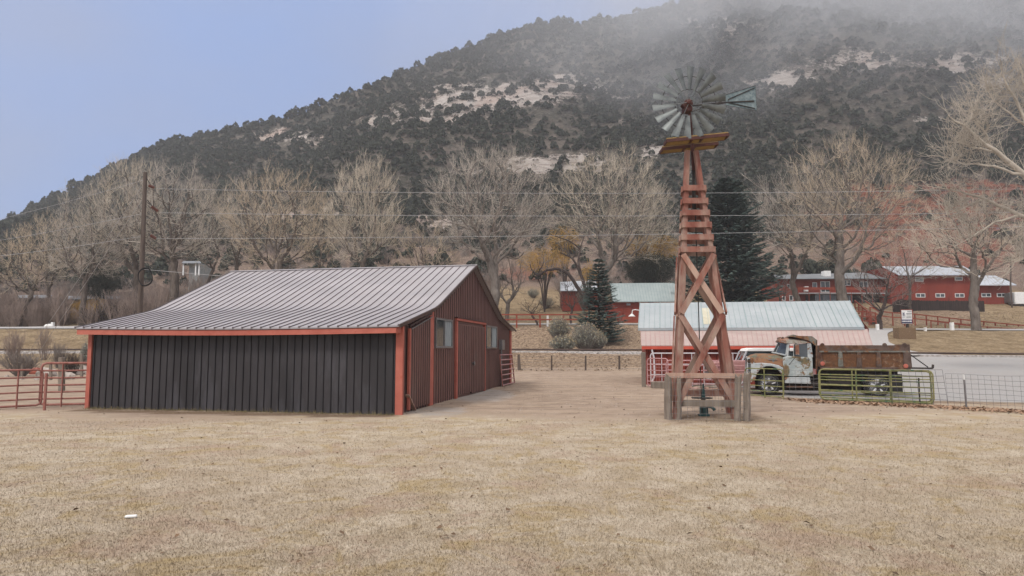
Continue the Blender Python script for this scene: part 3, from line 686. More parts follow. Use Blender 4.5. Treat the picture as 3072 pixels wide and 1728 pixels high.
for fi, (i, j) in enumerate(faces):
    nn = nrm[fi].normalized()*.115
    for z in rz:
        z2 = z+(.0 if fi == 0 else (-.03 if fi in (1, 3) else .02)); a, b = legpt(i, z2)+nn, legpt(j, z2)+nn; e = (b-a).normalized()*.11
        MB().beam(a-e, b+e, .045, .165).build('rung_board', M['redwood'] if fi != 0 else M['redwood'], wm)
    for q, (za, zb_) in enumerate(((zx[0], zx[1]), (zx[2], zx[3]))):
        za2, zb3 = za, zb_
        a, b = legpt(i, za2)+nn, legpt(j, zb3)+nn; c, d = legpt(j, za2)+nn*1.5, legpt(i, zb3)+nn*1.5
        e = (b-a).normalized()*.06; e2 = (d-c).normalized()*.06
        up = (b-a).cross(nn)
        MB().beam(a-e, b+e, .165, .045, nn).build('cross_brace', M['redwood'] if (fi+q) % 2 else M['pinkwood'], wm)
        MB().beam(c-e2, d+e2, .165, .045, nn).build('cross_brace', M['redwood'], wm)
# low sill beams
z_s = frontz(1199)
a, b = legpt(0, .45)+Vector((-.05, -.13, 0)), legpt(1, .45)+Vector((.12, -.13, 0))
MB().beam(a, b, .05, .19).build('sill_beam', M['greywood'], wm)
a, b = legpt(3, .62)+Vector((0, .13, 0)), legpt(2, .62)+Vector((.1, .13, 0))
MB().beam(a, b, .05, .19).build('sill_beam', M['redwood'], wm)
# platform planks seen from below
ztop = at(2075, 444, 20.2).z
rt = Vector((math.cos(R(-3)), math.sin(R(-3)), math.tan(R(5.0))))
for (dy, half, z_) in ((-.42, .90, ztop+.16), (.42, .84, ztop+.16)):
    c = Vector((at(2078, 430, 20.2).x, topY+dy, z_)); ph = MB().beam(c-rt*half, c+rt*half, .42, .035, (0, .22, 1)).build('platform_plank', M['yellowwood'], wm)
    mb = MB()
    for s_ in (-1, 1): mb.beam(c-rt*half+Vector((0, s_*.21, -.02)), c+rt*half+Vector((0, s_*.21, -.02)), .04, .09)
    for s_ in (-1, 1): mb.beam(c+rt*(half+.0)*s_+Vector((0, -.2, -.02)), c+rt*(half)*s_+Vector((0, .2, -.02)), .04, .09)
    for s_ in (-.15, .15): mb.beam(c+rt*s_+Vector((0, -.2, -.045)), c+rt*s_+Vector((0, .2, -.045)), .05, .05)
    mb.build('plank_edge', M['rustiron'], ph)
pt = at(2080, 452, topY); ph_ = at(2066, 318, topY-.0)
hub = at(2066.5, 308, 19.55)
MB().tube([pt-Vector((0, 0, .6)), lerp(pt, ph_, .5), ph_], [.06, .05, .045], 10).build('mast', M['rustiron'], wm, smooth=True)
mb = MB(); mb.tube([legpt(0, 3.0)*.5+legpt(2, 3.0)*.5-Vector((0, 0, 2.9)), pt], .016, 6)
mb.build('pump_rod', M['darkiron'], wm)
for k in range(2):
    i = (0, 1)[k]; MB().beam(legpt(i, 6.2)*.55+legpt(i+2 if i == 0 else 3, 6.2)*.45, pt+Vector((.02*k, 0, -.1)), .05, .05).build('inner_post', M['darkiron'], wm)
# wheel : plane tilted slightly so that it reads as a circle
wx = Vector((1, -.10, 0)).normalized(); wn = Vector((-.10, -1, -.10)).normalized(); wz = wx.cross(wn)*-1
if wz.z < 0: wz = -wz
Rw = 1.06
wheel = None
def wp(r, a, o=0.0): return hub+wx*(math.cos(a)*r)+wz*(math.sin(a)*r)+wn*o
mb = MB()
for rr, th in ((.40, .012), (.78, .010)):
    mb.tube([wp(rr, 2*math.pi*k/40, -.02) for k in range(40)], th, 5, closed=True)
wheel = mb.build('wheel_rim', M['darkiron'], wm)
for k in range(6):
    a = 2*math.pi*k/6+.1
    MB().tube([wp(.05, a, .06), wp(.78, a, -.01)], .009, 5).build('spoke', M['galv'], wheel)
nbld = 18; rnd = random.Random(5)
for k in range(nbld):
    a = 2*math.pi*(k+.35)/nbld; r0, r1 = .385, Rw; w0, w1 = .050, .124; tw = R(26)
    V = []; F = []
    for side in (0, .006):
        for i in range(5):
            r = lerp(r0, r1, i/4.0); wd = lerp(w0, w1, i/4.0)
            for j in range(5):
                s_ = (j/4.0-.5)*2; cv = .045*(1-s_*s_)*(wd/.2)
                d_ = wx*(-math.sin(a))+wz*math.cos(a); rad = wx*math.cos(a)+wz*math.sin(a)
                V.append(hub+rad*r+d_*(s_*wd*math.cos(tw))+wn*(s_*wd*math.sin(tw)+cv+side))
    for i in range(4):
        for j in range(4):
            q = (i*5+j, i*5+j+1, (i+1)*5+j+1, (i+1)*5+j); F.append(q); F.append(tuple(25+x for x in reversed(q)))
    mb = MB().add(V, F); o = mb.build('blade', M['galv'], wm, smooth=True)
mb = MB().lathe(hub+wn*.12, -wn, [(0,.03),(.02,.065),(.14,.07),(.16,.13),(.34,.14),(.42,.09)], 14)
mb.box(hub-Vector((0, -.22, .12)), (.24, .34, .20)); mb.beam(hub+Vector((-.20, .1, -.04)), hub+Vector((.02, .1, -.22)), .16, .06)
mb.build('gearbox', M['rustiron'], wm, bevel=.012)
# tail boom and vane, folded beside the wheel
ty = 20.05
def tp_(x, y): return at(x, y, ty)
mb = MB(); mb.tube([at(2072, 318, 19.9), tp_(2160, 308), tp_(2262, 303)], .022, 6); mb.tube([at(2075, 335, 19.9), tp_(2130, 318), tp_(2190, 306)], .014, 6)
mb.beam(at(2100, 325, 19.9), tp_(2165, 306), .03, .05); mb.build('tail_boom', M['darkiron'], wm)
poly = [(2176, 285), (2266, 257), (2270.5, 332), (2176, 316)]
Fv = Facade((tp_(2176, 300).x, ty), (1, .03)); hv = [Fv.hit(*p) for p in poly]
mb = MB().prism(Fv, hv, -.004, .004); vane = mb.build('tail_vane', M['vane'], wm)
mb = MB(); sq = [Fv.hit(*p) for p in ((2263, 264), (2184, 299), (2184, 308), (2264, 326))]
mb.tube([Fv.w(s, -.02, z) for s, z in sq], .014, 5)
mb.tube([Fv.w(s, -.012, z) for s, z in hv], .007, 4, closed=True); mb.build('vane_frame', M['darkiron'], vane)
# enclosure at the tower's foot
POSTS = [(2006, 1258, 1128, .10, 'leftmost'), (2035, 1259, 1135, .06, ''), (2212, 1263, 1128, .09, ''), (2240, 1263, 1120, .10, '')]
lab = ['split grey fence post at the left front corner of the windmill enclosure', 'thin grey post tight beside the windmill front left leg', 'grey post beside the windmill front right leg', 'thick gnarled grey post at the right front corner of the windmill enclosure']
for k, (x, y0, y1, rr, _) in enumerate(POSTS):
    b = gz(x, y0); t = at(x+(2 if k else -2), y1, b.y+.02); rnd = random.Random(k+3)
    n_ = 14; mb = MB(); V = []; lv = 8
    for i in range(lv):
        f = i/(lv-1.0); c = lerp(b-Vector((0, 0, .1)), t, f)+Vector((rnd.uniform(-.012, .012), rnd.uniform(-.01, .01), 0))
        for j in range(n_):
            a = 2*math.pi*j/n_; r_ = rr*(1-.12*f)*(1+.16*math.sin(a*3+k*2)+.13*math.sin(a*5+k+f*1.5)+rnd.uniform(-.03, .03)); V.append(c+Vector((math.cos(a)*r_, math.sin(a)*r_, (.06*math.sin(a*2+k) if i == lv-1 else 0))))
    F = [(i*n_+j, i*n_+(j+1) % n_, (i+1)*n_+(j+1) % n_, (i+1)*n_+j) for i in range(lv-1) for j in range(n_)]+[tuple((lv-1)*n_+j for j in range(n_))]
    o = mb.add(V, F).build('fence_post', M['greywood'], loc=b); tag(o, lab[k], 'fence post')
b1_, b2_ = gz(2010, 1256), gz(2234, 1257)
yb_ = b1_.y-.16
MB0 = MB().beam(at(1996, 1126, yb_), at(2232, 1128, yb_+.0), .05, .145); o = MB0.build('fence_rail', M['pinkwood'], loc=at(1996, 1126, yb_), bevel=.004)
tag(o, 'pale wooden rail nailed across the posts in front of the windmill', 'rail')
for (xa, xb, yy, dep, lb) in ((2004, 2246, 1262, 0.0, 'square wire mesh stretched across the front of the windmill enclosure'), (2045, 2232, 1240, 1.9, 'square wire mesh at the back of the windmill enclosure')):
    a, b = gz(xa, yy), gz(xb, yy); Fm = Facade(a, b-a); Lm = (b-a).length; mb = MB(); h_ = 1.22; ny = 7; nx = int(Lm/.165)
    tf = -.14 if dep == 0 else 0
    for i in range(nx+1): mb.tube([Fm.w(Lm*i/nx+.01*math.sin(i*2), tf, .03), Fm.w(Lm*i/nx, tf, h_)], .0035, 4, cap=False)
    for j in range(ny+1): mb.tube([Fm.w(Lm*q, tf, .04+(h_-.04)*j/ny+.008*math.sin(q*9+j)) for q in fr(0, 1, 6)], .0035, 4, cap=False)
    o = mb.build('wire_mesh', M['greywire'], loc=a); tag(o, lb, 'wire mesh')
pb = gz(2112, 1248)
wp_ = empty('well_pump', pb, 'dark teal well head with a side spout inside the windmill enclosure', 'well pump')
MB().lathe(pb, (0, 0, 1), [(0,.17),(.05,.17),(.07,.13),(.34,.13),(.36,.16),(.42,.15),(.46,.06),(.95,.025)], 16).build('casing', M['teal'], wp_, smooth=True)
MB().tube([pb+Vector((.08, -.1, .30)), pb+Vector((.2, -.16, .27)), pb+Vector((.27, -.2, .19))], [.05, .045, .05], 10).build('spout', M['teal'], wp_, smooth=True)
MB().lathe(pb+Vector((-.05, 0, .52)), (0, 0, 1), [(0,.30),(.02,.32),(.03,.30)], 16).build('cover_plate', M['darkiron'], wp_, smooth=True)
# ---------------------------------------------------------------- dump truck
wf0 = at(2306, 1150, 29.6)
TA = R(-17)
T = Facade((wf0.x, wf0.y), (math.cos(TA), math.sin(TA)))
def zc(x, y): return T.hit(2200+x/6.04, 980+y/6.04)       # reading off the first close view
def zd(x, y): return T.hit(2150+x/3.68, 950+y/3.68)       # reading off the second
s_w, z_w = zc(650, 1030)
TZ = 0.0
def rust_mat(name, base, base2, rust, cover, sc=1.4, rough=.6):
    m, n, b = newmat(name); v = coords(n, (1, 1, 1)); a = noise_node(n, sc, 7, .7, v, .8); c = noise_node(n, sc*3, 6, .7, v)
    col = ramp(n, c.outputs['Fac'], [(.4, base), (.6, base2)]); r_ = ramp(n, c.outputs['Fac'], [(.35, rust[0]), (.5, rust[1]), (.65, rust[2])])
    col = mix(n, ramp(n, a.outputs['Fac'], [(cover, 0.0), (cover+.05, 1.0)]), col, r_)
    n.links.new(col, b.inputs['Base Color']); b.inputs['Roughness'].default_value = rough; b.inputs['Specular IOR Level'].default_value = .3
    bump(n, b, c.outputs['Fac'], .25, .01); return m
RUST = [(.075,.03,.02), (.17,.075,.03), (.24,.12,.055)]
M['tr_white'] = rust_mat('chalky_white_cab_paint', (.29,.32,.33), (.41,.43,.43), RUST, .55, 1.6)
M['tr_hood'] = rust_mat('rusty_green_hood_paint', (.085,.085,.06), (.14,.135,.09), [(.13,.05,.025), (.20,.09,.035), (.17,.085,.06)], .47, 1.3)
M['tr_door'] = rust_mat('white_and_green_door_paint', (.27,.31,.31), (.38,.41,.40), [(.09,.09,.06), (.16,.12,.06), (.17,.08,.045)], .50, 1.5)
M['tr_roof'] = rust_mat('rusty_roof_paint', (.20,.18,.14), (.30,.29,.26), [(.12,.045,.03), (.19,.085,.05), (.23,.13,.09)], .45, 1.3)
M['bedrust'] = rust_mat('rusted_steel_bed', (.065,.042,.034), (.11,.075,.06), [(.05,.022,.014), (.10,.045,.022), (.16,.095,.06)], .48, 1.1, .75)
M['bedorange'] = rust_mat('orange_rust_panel', (.085,.036,.017), (.13,.058,.025), [(.05,.025,.018), (.14,.08,.045), (.22,.15,.11)], .52, 2.2, .75)
M['bedguard'] = rust_mat('greyish_rusted_guard', (.105,.105,.09), (.16,.155,.135), RUST, .52, 2.0, .75)
truck = empty('dump_truck', T.w(s_w, 1.1, 0), 'derelict rusty dump truck with a chalky white and green cab parked behind green pipe gates', 'truck')
W = 2.25
# wheels
def wheel_at(s, t, dual=False, z=.47):
    c = T.w(s, t, z); ax = -T.n
    e = MB().lathe(c+T.n*.02, ax, [(-.12,.30),(-.12,.42),(-.09,.46),(.07,.47),(.11,.43),(.12,.33),(.10,.31)], 28).build('tyre', M['rubber'], truck, smooth=True)
    rim = MB().lathe(c+T.n*.02, ax, [(.02,.05),(.03,.30),(.09,.31),(.115,.325),(.12,.345),(.10,.35)], 28).build('rim', M['bluewhite'], e, smooth=True)
    MB().lathe(c+T.n*.0, ax, [(.03,.05),(.05,.24),(.055,.24),(.06,.1),(.16,.09),(.17,.05)], 12).build('hub', M['darkiron'], rim, smooth=True)
    for k in range(5):
        a = 2*math.pi*k/5+.3; q = c-T.n*.08+T.d*(math.cos(a)*.21)+Vector((0, 0, math.sin(a)*.21))
        MB().beam(q-T.n*.02+(q-c)*.25, q-T.n*.02-(q-c)*.4, .07, .05).build('spoke', M['bluewhite'], rim)
s_r = zd(1785, 785)[0]
for t in (.17, W-.17): wheel_at(s_w, t)
for t in (.17, W-.17): wheel_at(s_r, t, z=.46)
# chassis
mb = MB(); s_end = zd(2020, 600)[0]; s_nose = zc(330, 960)[0]
for t in (.65, W-.65): mb.fbox(T, s_nose+.15, s_end, t-.06, t+.06, .62, .86)
mb.build('chassis', M['shadowmetal'], truck)
mb = MB(); mb.lathe(T.w(s_w, W/2, .45), T.n, [(-.95,.06),(.95,.06)], 10); mb.lathe(T.w(s_r, W/2, .45), T.n, [(-.95,.08),(-.15,.09),(0,.22),(.15,.09),(.95,.08)], 10)
mb.build('axle', M['shadowmetal'], truck)
mb = MB(); mb.fbox(T, zc(930,0)[0], zc(1400,0)[0]+1.3, .2, W-.2, .42, .60); mb.build('frame_skirt', M['shadowmetal'], truck)
# fenders + nose
fl = [zc(*p) for p in ((250,560),(360,560),(380,665),(520,655),(700,672),(820,700),(905,745),(905,1000),(880,870),(800,760),(700,720),(600,718),(500,760),(430,850),(395,960),(330,1010),(262,1000),(238,900))]
for t0, t1 in ((0, .46), (W-.46, W)): MB().prism(T, fl, t0, t1).build('fender', M['tr_white'], truck, bevel=.03)
# dark wheel-well back panels
MB().fbox(T, zc(400,0)[0], zc(900,0)[0], .5, W-.5, .5, zc(0,700)[1]).build('engine_bay', M['shadowmetal'], truck)
gz0, gz1 = zc(250, 1000)[1], zc(250, 545)[1]; gs = zc(232, 0)[0]
MB().fbox(T, gs, gs+.12, .30, W-.30, gz0, gz1).build('nose_panel', M['tr_white'], truck, bevel=.03)
mb = MB()
for k in range(10): 
    s0, z0 = zc(240+2*k*-.5+18, 585+k*29); mb.fbox(T, gs+.03, gs+.14, -.012, .03, z0-.045, z0); 
    mb.fbox(T, gs-.015, gs+.01, .42, W-.42, z0-.04, z0)
mb.build('grille_louvres', M['rubber'], truck)
for t in (.2, W-.2): MB().lathe(T.w(gs-.01, t+.08, gz0+.32), -T.d, [(-.02,.12),(.02,.11),(.05,.07),(.06,.02)], 14).build('headlight', M['glass'], truck, smooth=True)
MB().fbox(T, gs-.12, gs-.02, .0, W, gz0-.16, gz0+.04).build('bumper', M['tr_white'], truck, bevel=.02)
# hood: rounded loft
hp = [(zc(272,545), .52), (zc(330,512), .46), (zc(430,488), .42), (zc(620,488), .38), (zc(820,500), .32), (zc(990,530), .22)]
V = []; nc = 13
zl = [zc(380,665)[1], zc(380,663)[1], zc(400,660)[1], zc(600,668)[1], zc(800,705)[1], zc(960,760)[1]]
for ((s, z), ins), zb_ in zip(hp, zl):
    for j in range(nc):
        a = math.pi*j/(nc-1); ca, sa = math.cos(a), math.sin(a)
        cc = math.copysign(abs(ca)**.35, ca); ss = abs(sa)**.42
        V.append(T.w(s, W/2-cc*(W/2-ins+.1*(1-ss)), zb_+(z-zb_)*ss))
F = [(i*nc+j, i*nc+j+1, (i+1)*nc+j+1, (i+1)*nc+j) for i in range(len(hp)-1) for j in range(nc-1)]+[tuple(range(nc)), tuple((len(hp)-1)*nc+j for j in range(nc-1, -1, -1))]
hood = MB().add(V, F).build('hood', M['tr_hood'], truck, smooth=True)
mb = MB(); s0, z0 = zc(640, 600); s1, z1 = zc(800, 605)
mb.beam(T.w(s0, .285, z0), T.w(s1, .255, z1), .02, .03); mb.lathe(T.w((s0+s1)/2+.03, .30, z0-.06), -T.n, [(0,.05),(.03,.045)], 10); mb.build('hood_badge', M['alum'], hood)
# cab: lower body, door, pillars, roof
sA, sB = zc(905, 0)[0], zc(1450, 0)[0]; z_sill = zc(0, 905)[1]; z_belt = zc(0, 545)[1]; z_roof0 = zc(0, 300)[1]
low = [zc(*p) for p in ((905,560),(980,530),(1440,560),(1455,905),(905,905))]
MB().prism(T, low, .10, W-.10).build('cab_body', M['tr_door'], truck, bevel=.03)
dp = [zc(*p) for p in ((965,560),(1388,560),(1400,860),(1370,895),(965,900))]
door_ = MB().prism(T, dp, .075, .11).build('door', M['tr_door'], truck, bevel=.012)
mb = MB(); a_, b_ = zc(1340, 592), zc(1382, 592); mb.beam(T.w(a_[0], .05, a_[1]), T.w(b_[0], .05, b_[1]), .03, .03); mb.build('handle', M['alum'], door_)
lowp = [zc(*p) for p in ((930,918),(1390,918),(1410,1040),(940,1025))]
MB().prism(T, lowp, .06, .5).build('step_panel', M['tr_white'], truck, bevel=.02)
MB().fbox(T, zc(930,0)[0], zc(1400,0)[0], .0, .5, zc(0,1085)[1], zc(0,1062)[1]).build('running_board', M['bedrust'], truck)
# pillars (near and far side)
for t0, t1 in ((.12, .20), (W-.20, W-.12)):
    for nm, pp in (('windscreen_pillar', ((968,545),(1000,300),(1018,300),(1003,545))), ('rear_pillar', ((1352,560),(1345,300),(1415,300),(1452,560))), ('window_divider', ((1090,545),(1098,315),(1106,315),(1100,545)))):
        MB().prism(T, [zc(*p) for p in pp], t0, t1).build(nm, M['tr_white'], truck, bevel=.008)
# wraparound windscreen frame + glass
wb, wt = zc(735, 470), zc(845, 275)     # foremost points
wb2, wt2 = zc(960, 520), zc(990, 300)
def arc(b0, b1, ti, n_=9):
    return [T.w(b0[0]+(b1[0]-b0[0])*abs(2*i/(n_-1.0)-1)**2.2, ti+(W-2*ti)*i/(n_-1.0), b0[1]+(b1[1]-b0[1])*abs(2*i/(n_-1.0)-1)**2.2) for i in range(n_)]
lo_, up_ = arc(wb, wb2, .16), arc((wt[0], wt[1]), wt2, .18); n_ = 9
MB().add(lo_+up_, [(i, i+1, n_+i+1, n_+i) for i in range(n_-1)]).build('windscreen', M['glass'], truck, smooth=True)
mb = MB(); mb.tube(lo_, .035, 6); mb.tube(up_, .03, 6); mb.tube([lo_[0], up_[0]], .03, 6); mb.tube([lo_[-1], up_[-1]], .03, 6); mb.tube([lo_[2], up_[2]], .012, 5)
mb.build('windscreen_frame', M['tr_white'], truck)
gq = [zc(*p) for p in ((1110,545),(1110,312),(1345,312),(1352,560))]
MB().prism(T, gq, .15, .155).build('side_window', M['glass'], truck)
MB().prism(T, [zc(*p) for p in ((1105,545),(1105,330),(1185,330),(1185,545))], .30, .36).build('seat_back', M['tr_roof'], truck)
MB().fbox(T, sB-.1, sB-.05, .2, W-.2, z_belt, z_roof0).build('rear_wall', M['shadowmetal'], truck)
# mirror
mb = MB(); a_ = zc(1150, 430); mb.fbox(T, a_[0]-.07, a_[0]+.08, -.18, -.15, zc(0,505)[1], zc(0,325)[1]); mb.build('mirror', M['tr_roof'], truck, bevel=.01)
mb = MB(); q0 = zc(1150, 520); q1 = zc(1010, 690); mb.tube([T.w(a_[0], -.15, zc(0,510)[1]), T.w(q1[0], .08, q1[1])], .012, 5); mb.tube([T.w(a_[0], -.15, zc(0,320)[1]), T.w(a_[0]-.05, .1, zc(0,300)[1])], .012, 5); mb.build('mirror_arm', M['darkiron'], truck)
# roof dome: lofted in s
rp = [((824, 268), (824, 262)), ((850, 285), (858, 205)), ((950, 300), (930, 192)), ((1100, 305), (1080, 190)), ((1260, 300), (1250, 205)), ((1400, 295), (1395, 250)), ((1440, 300), (1440, 285))]
V = []
for lo2, hi2 in rp:
    (s, z0), (s2, z1) = zc(*lo2), zc(*hi2)
    for j in range(nc):
        a = math.pi*j/(nc-1); ca, sa = math.cos(a), math.sin(a); V.append(T.w(s2, W/2-math.copysign(abs(ca)**.5, ca)*(W/2-.1), z0+(z1-z0)*abs(sa)**.55))
F = [(i*nc+j, i*nc+j+1, (i+1)*nc+j+1, (i+1)*nc+j) for i in range(len(rp)-1) for j in range(nc-1)]+[tuple(range(nc)), tuple((len(rp)-1)*nc+j for j in range(nc-1, -1, -1)), tuple(x for i in range(len(rp)) for x in [i*nc])+tuple(i*nc+nc-1 for i in range(len(rp)-1, -1, -1))]
rf = MB().add(V, F).build('cab_roof', M['tr_roof'], truck, smooth=True)
for t in (.28, .9, 1.35, W-.28):
    a_ = zc(905 if t < .5 else 880, 215); MB().lathe(T.w(a_[0], t, a_[1]+.02), (0, 0, 1), [(-.03,.06),(.03,.055),(.06,.02)], 10).build('marker_light', M['bedrust'], rf)
# cab guard of the bed: crumpled sheet over the cab
gp_ = [zc(*p) for p in ((1000,185),(1085,140),(1180,165),(1430,172),(1520,240),(1520,345),(1490,345),(1390,262),(1280,232),(1180,205),(1085,185))]
MB().prism(T, gp_, .05, W-.05).build('cab_guard', M['bedguard'], truck, bevel=.01)
MB().prism(T, [zc(*p) for p in ((1500,240),(1525,240),(1528,770),(1500,770))], .05, W-.05).build('bed_headboard', M['bedrust'], truck)
# bed
sL, sR = zd(1120, 0)[0], zd(2118, 0)[0]; zt_ = zd(1900, 315)[1]; zr1 = zd(1500, 385)[1]; zb1 = zd(1500, 556)[1]; zb2_ = zd(1500, 586)[1]
bed = MB().prism(T, [(sL, zb1), (sR, zb1), (sR-.03, zr1), (sL, zr1)], .10, .15).build('bed_side', M['bedorange'], truck)
MB().prism(T, [(sL, zb1), (sR, zb1), (sR-.03, zr1), (sL, zr1)], W-.15, W-.10).build('bed_side', M['bedrust'], truck)
MB().prism(T, [(sL, zr1), (sR-.02, zr1), (sR-.06, zt_), (sL, zt_)], .05, .12).build('top_rail', M['bedrust'], truck, bevel=.012)
MB().prism(T, [(sL, zr1), (sR-.02, zr1), (sR-.06, zt_), (sL, zt_)], W-.12, W-.05).build('top_rail', M['bedrust'], truck)
mb = MB().fbox(T, sL, sR-.02, .035, .13, zr1-.03, zr1+.03); mb.build('rail_lip', M['bedguard'], truck)
MB().fbox(T, sL, sR, .05, W-.05, zb2_, zb1-.002).build('bed_floor', M['bedrust'], truck, bevel=.012)
for x in (1128, 1350, 1555, 1770, 2085):
    s_ = zd(x, 0)[0]; wd = .075 if x != 2085 else .13
    MB().prism(T, [(s_-wd-.03, zb1), (s_+wd+.03, zb1), (s_+wd, zr1-.03), (s_-wd, zr1-.03)], .03, .11).build('bed_rib', M['bedguard'] if x in (1350,) else M['bedrust'], truck, bevel=.02)
MB().prism(T, [(sR-.06, zb2_+.05), (sR+.02, zb2_+.05), (sR+.0, zt_+.03), (sR-.09, zt_+.03)], .05, W-.05).build('tailgate', M['bedrust'], truck)
for x, y in ((2090, 545), (1170, 518)):
    s_, z_ = zd(x, y); MB().lathe(T.w(s_, .04, z_), -T.n, [(0,.09),(.03,.09),(.04,.05)], 12).build('side_lamp', M['orange_trim'], truck)
for x in (1170, 1860, 2080):
    s_, z_ = zd(x, 312); MB().lathe(T.w(s_, .1, z_), T.n, [(-.05,.08),(.05,.08)], 10).build('rail_hinge', M['bedrust'], truck)
# rear spreader arm
mb = MB(); a_, b_, c_ = zd(2130, 568), zd(2400, 572), zd(2118, 395); d_ = zd(2350, 560)
mb.tube([T.w(a_[0], .2, a_[1]), T.w(b_[0], .2, b_[1])], .035, 6); mb.tube([T.w(c_[0], .2, c_[1]), T.w(d_[0], .2, d_[1])], .022, 6)
b2 = zd(2405, 530); mb.tube([T.w(b_[0], .2, b_[1]), T.w(b2[0], .2, b2[1])], .05, 6); mb.build('tow_arm', M['darkiron'], truck)
mb = MB(); s_ = zd(1985, 700)[0]; mb.fbox(T, s_-.2, s_+.22, .02, .5, .22, .95); mb.build('mud_flap', M['rubber'], truck)
mb = MB().fbox(T, s_w+2.35, s_w+3.3, .1, .55, .45, .85); mb.build('fuel_tank', M['shadowmetal'], truck, bevel=.05)
MB().fbox(T, s_w+.62, s_r-.55, .5, W-.5, .20, .60).build('underbody_shade', M['shadowmetal'], truck, bevel=.05)  # dark box added to stand in for the deep shade under the truck
MB().fbox(T, zd(1130,0)[0]+.05, s_end, .35, W-.35, .861, zb2_-.003).build('hoist_frame', M['shadowmetal'], truck)
MB().fbox(T, s_w-.55, s_w+.55, .55, .6, .2, 1.35).build('inner_arch', M['shadowmetal'], truck)
# ---------------------------------------------------------------- white topped old wagon behind the truck
c0 = at(2131, 1100, 33.6); K = Facade((c0.x, c0.y), (1, -.12))
def kc(x, y): return K.hit(2200+x/6.04, 980+y/6.04)
car = empty('parked_wagon', K.w(1.5, .9, 0), 'faded pink old station wagon with a white roof parked between the windmill and the truck', 'car')
M['pinkpaint'] = rust_mat('faded_pink_paint', (.30,.14,.13), (.36,.20,.19), RUST, .62, 1.5)
s0k = K.hit(2133, 1100)[0]; s1k = s0k+4.9; zh = K.hit(2220, 1084)[1]; zs_ = .42
body = [(s0k, .55), (s0k+.02, zh-.22), (s0k+.15, zh-.08), (s0k+.6, zh), (s0k+1.75, zh+.02), (s1k, zh+.02), (s1k, .5), (s1k-.8, .42), (s1k-1.6, .42), (s0k+1.45, .42), (s0k+1.35, .7), (s0k+1.05, .82), (s0k+.75, .7), (s0k+.65, .45)]
MB().prism(K, body, 0, 1.85).build('body', M['pinkpaint'], car, bevel=.05)
cab_ = [K.hit(2224, 1078), K.hit(2247, 1052), K.hit(2335, 1052), (s1k-.1, K.hit(2335, 1052)[1]), (s1k, zh)]
MB().prism(K, [(s0k+1.55, zh+.0)]+cab_[1:], .12, 1.73).build('glasshouse', M['glass'], car, bevel=.03)
rr = [K.hit(2240, 1054), K.hit(2246, 1046), K.hit(2262, 1043.5), K.hit(2312, 1043.5), (s1k-.1, K.hit(2312, 1044)[1]), (s1k-.05, K.hit(2312, 1054)[1])]
MB().prism(K, rr, .06, 1.79).build('roof', M['white'], car, bevel=.03)
mb = MB()
for t in (.1, 1.7): mb.beam(K.w(s0k+1.5, t, zh), K.w(rr[0][0], t, rr[0][1]), .05, .06)
mb.beam(K.w(s0k+1.5, .1, zh), K.w(s0k+1.5, 1.75, zh), .05, .05); mb.build('windscreen_frame', M['bluewhite'], car)
MB().fbox(K, s0k-.13, s0k, -.03, 1.88, .5, .68).build('bumper', M['white'], car, bevel=.03)
MB().fbox(K, s0k-.03, s0k+.01, .15, 1.7, .74, zh-.25).build('grille', M['alum'], car)
for t in (.3, 1.55): MB().lathe(K.w(s0k-.02, t, zh-.34), -K.d, [(-.02,.1),(.02,.1),(.05,.05)], 14).build('headlight', M['glass'], car, smooth=True)
for s_ in (s0k+1.05, s1k-1.1):
    for t in (.1, 1.75):
        q = K.w(s_, t, .36); ty_ = MB().lathe(q, -K.n, [(-.09,.22),(-.09,.33),(.09,.35),(.1,.25),(.09,.2)], 22).build('tyre', M['rubber'], car, smooth=True)
        MB().lathe(q, -K.n, [(0,.2),(.06,.2),(.08,.1),(.1,.04)], 16).build('rim', M['alum'], ty_, smooth=True)
# ---------------------------------------------------------------- pipe gates
def pipe_gate(name, label, x0, y0, x1, y1, h, nbars, mat, ups=(), rad=.022, rnd_=.14, Y0=None, Y1=None, cat='gate', post_mat=None, group=None, lean=0):
    a = gz(x0, y0) if Y0 is None else gp(x0, Y0); b = gz(x1, y1) if Y1 is None else gp(x1, Y1)
    Fg = Facade(a, b-a); Lg = (Vector((b.x, b.y, 0))-Vector((a.x, a.y, 0))).length; za, zb = a.z, b.z
    def P(s, z, t=0): return Fg.w(s, t+lean*z, lerp(za, zb, s/Lg)+z)
    e = empty(name, a, label, cat, group); z0 = .08
    loop = [P(0, z0+rnd_), P(0, h-rnd_), P(rnd_*.3, h-rnd_*.3), P(rnd_, h)]+[P(Lg*f, h) for f in (.3, .5, .7)]+[P(Lg-rnd_, h), P(Lg-rnd_*.3, h-rnd_*.3), P(Lg, h-rnd_), P(Lg, z0+rnd_), P(Lg-rnd_*.3, z0+rnd_*.3), P(Lg-rnd_, z0), P(rnd_, z0), P(rnd_*.3, z0+rnd_*.3)]
    MB().tube(loop, rad*1.15, 8, closed=True).build('frame', mat, e, smooth=True)
    for k in range(1, nbars-1):
        z = z0+(h-z0)*(k/(nbars-1.0))**1.08; MB().tube([P(0, z), P(Lg*.5, z-.006), P(Lg, z)], rad*.85, 6).build('rail', mat, e, smooth=True)
    for f in ups:
        MB().beam(P(Lg*f, .0, -.03), P(Lg*f, h, -.03), .05, .03, (1, 0, 0)).build('upright', post_mat or mat, e)
    return e, P, Lg
pipe_gate('pipe_gate', 'short green pipe gate in front of the truck front wheel', 2237, 1189, 2352, 1198, 1.18, 6, M['greenpipe'], (.53, 1.0))
pipe_gate('pipe_gate', 'long green and yellow pipe gate hiding the truck rear wheels', 2462, 1203, 2803, 1217, 1.22, 7, M['greenpipe'], (.34, .65), rad=.026)
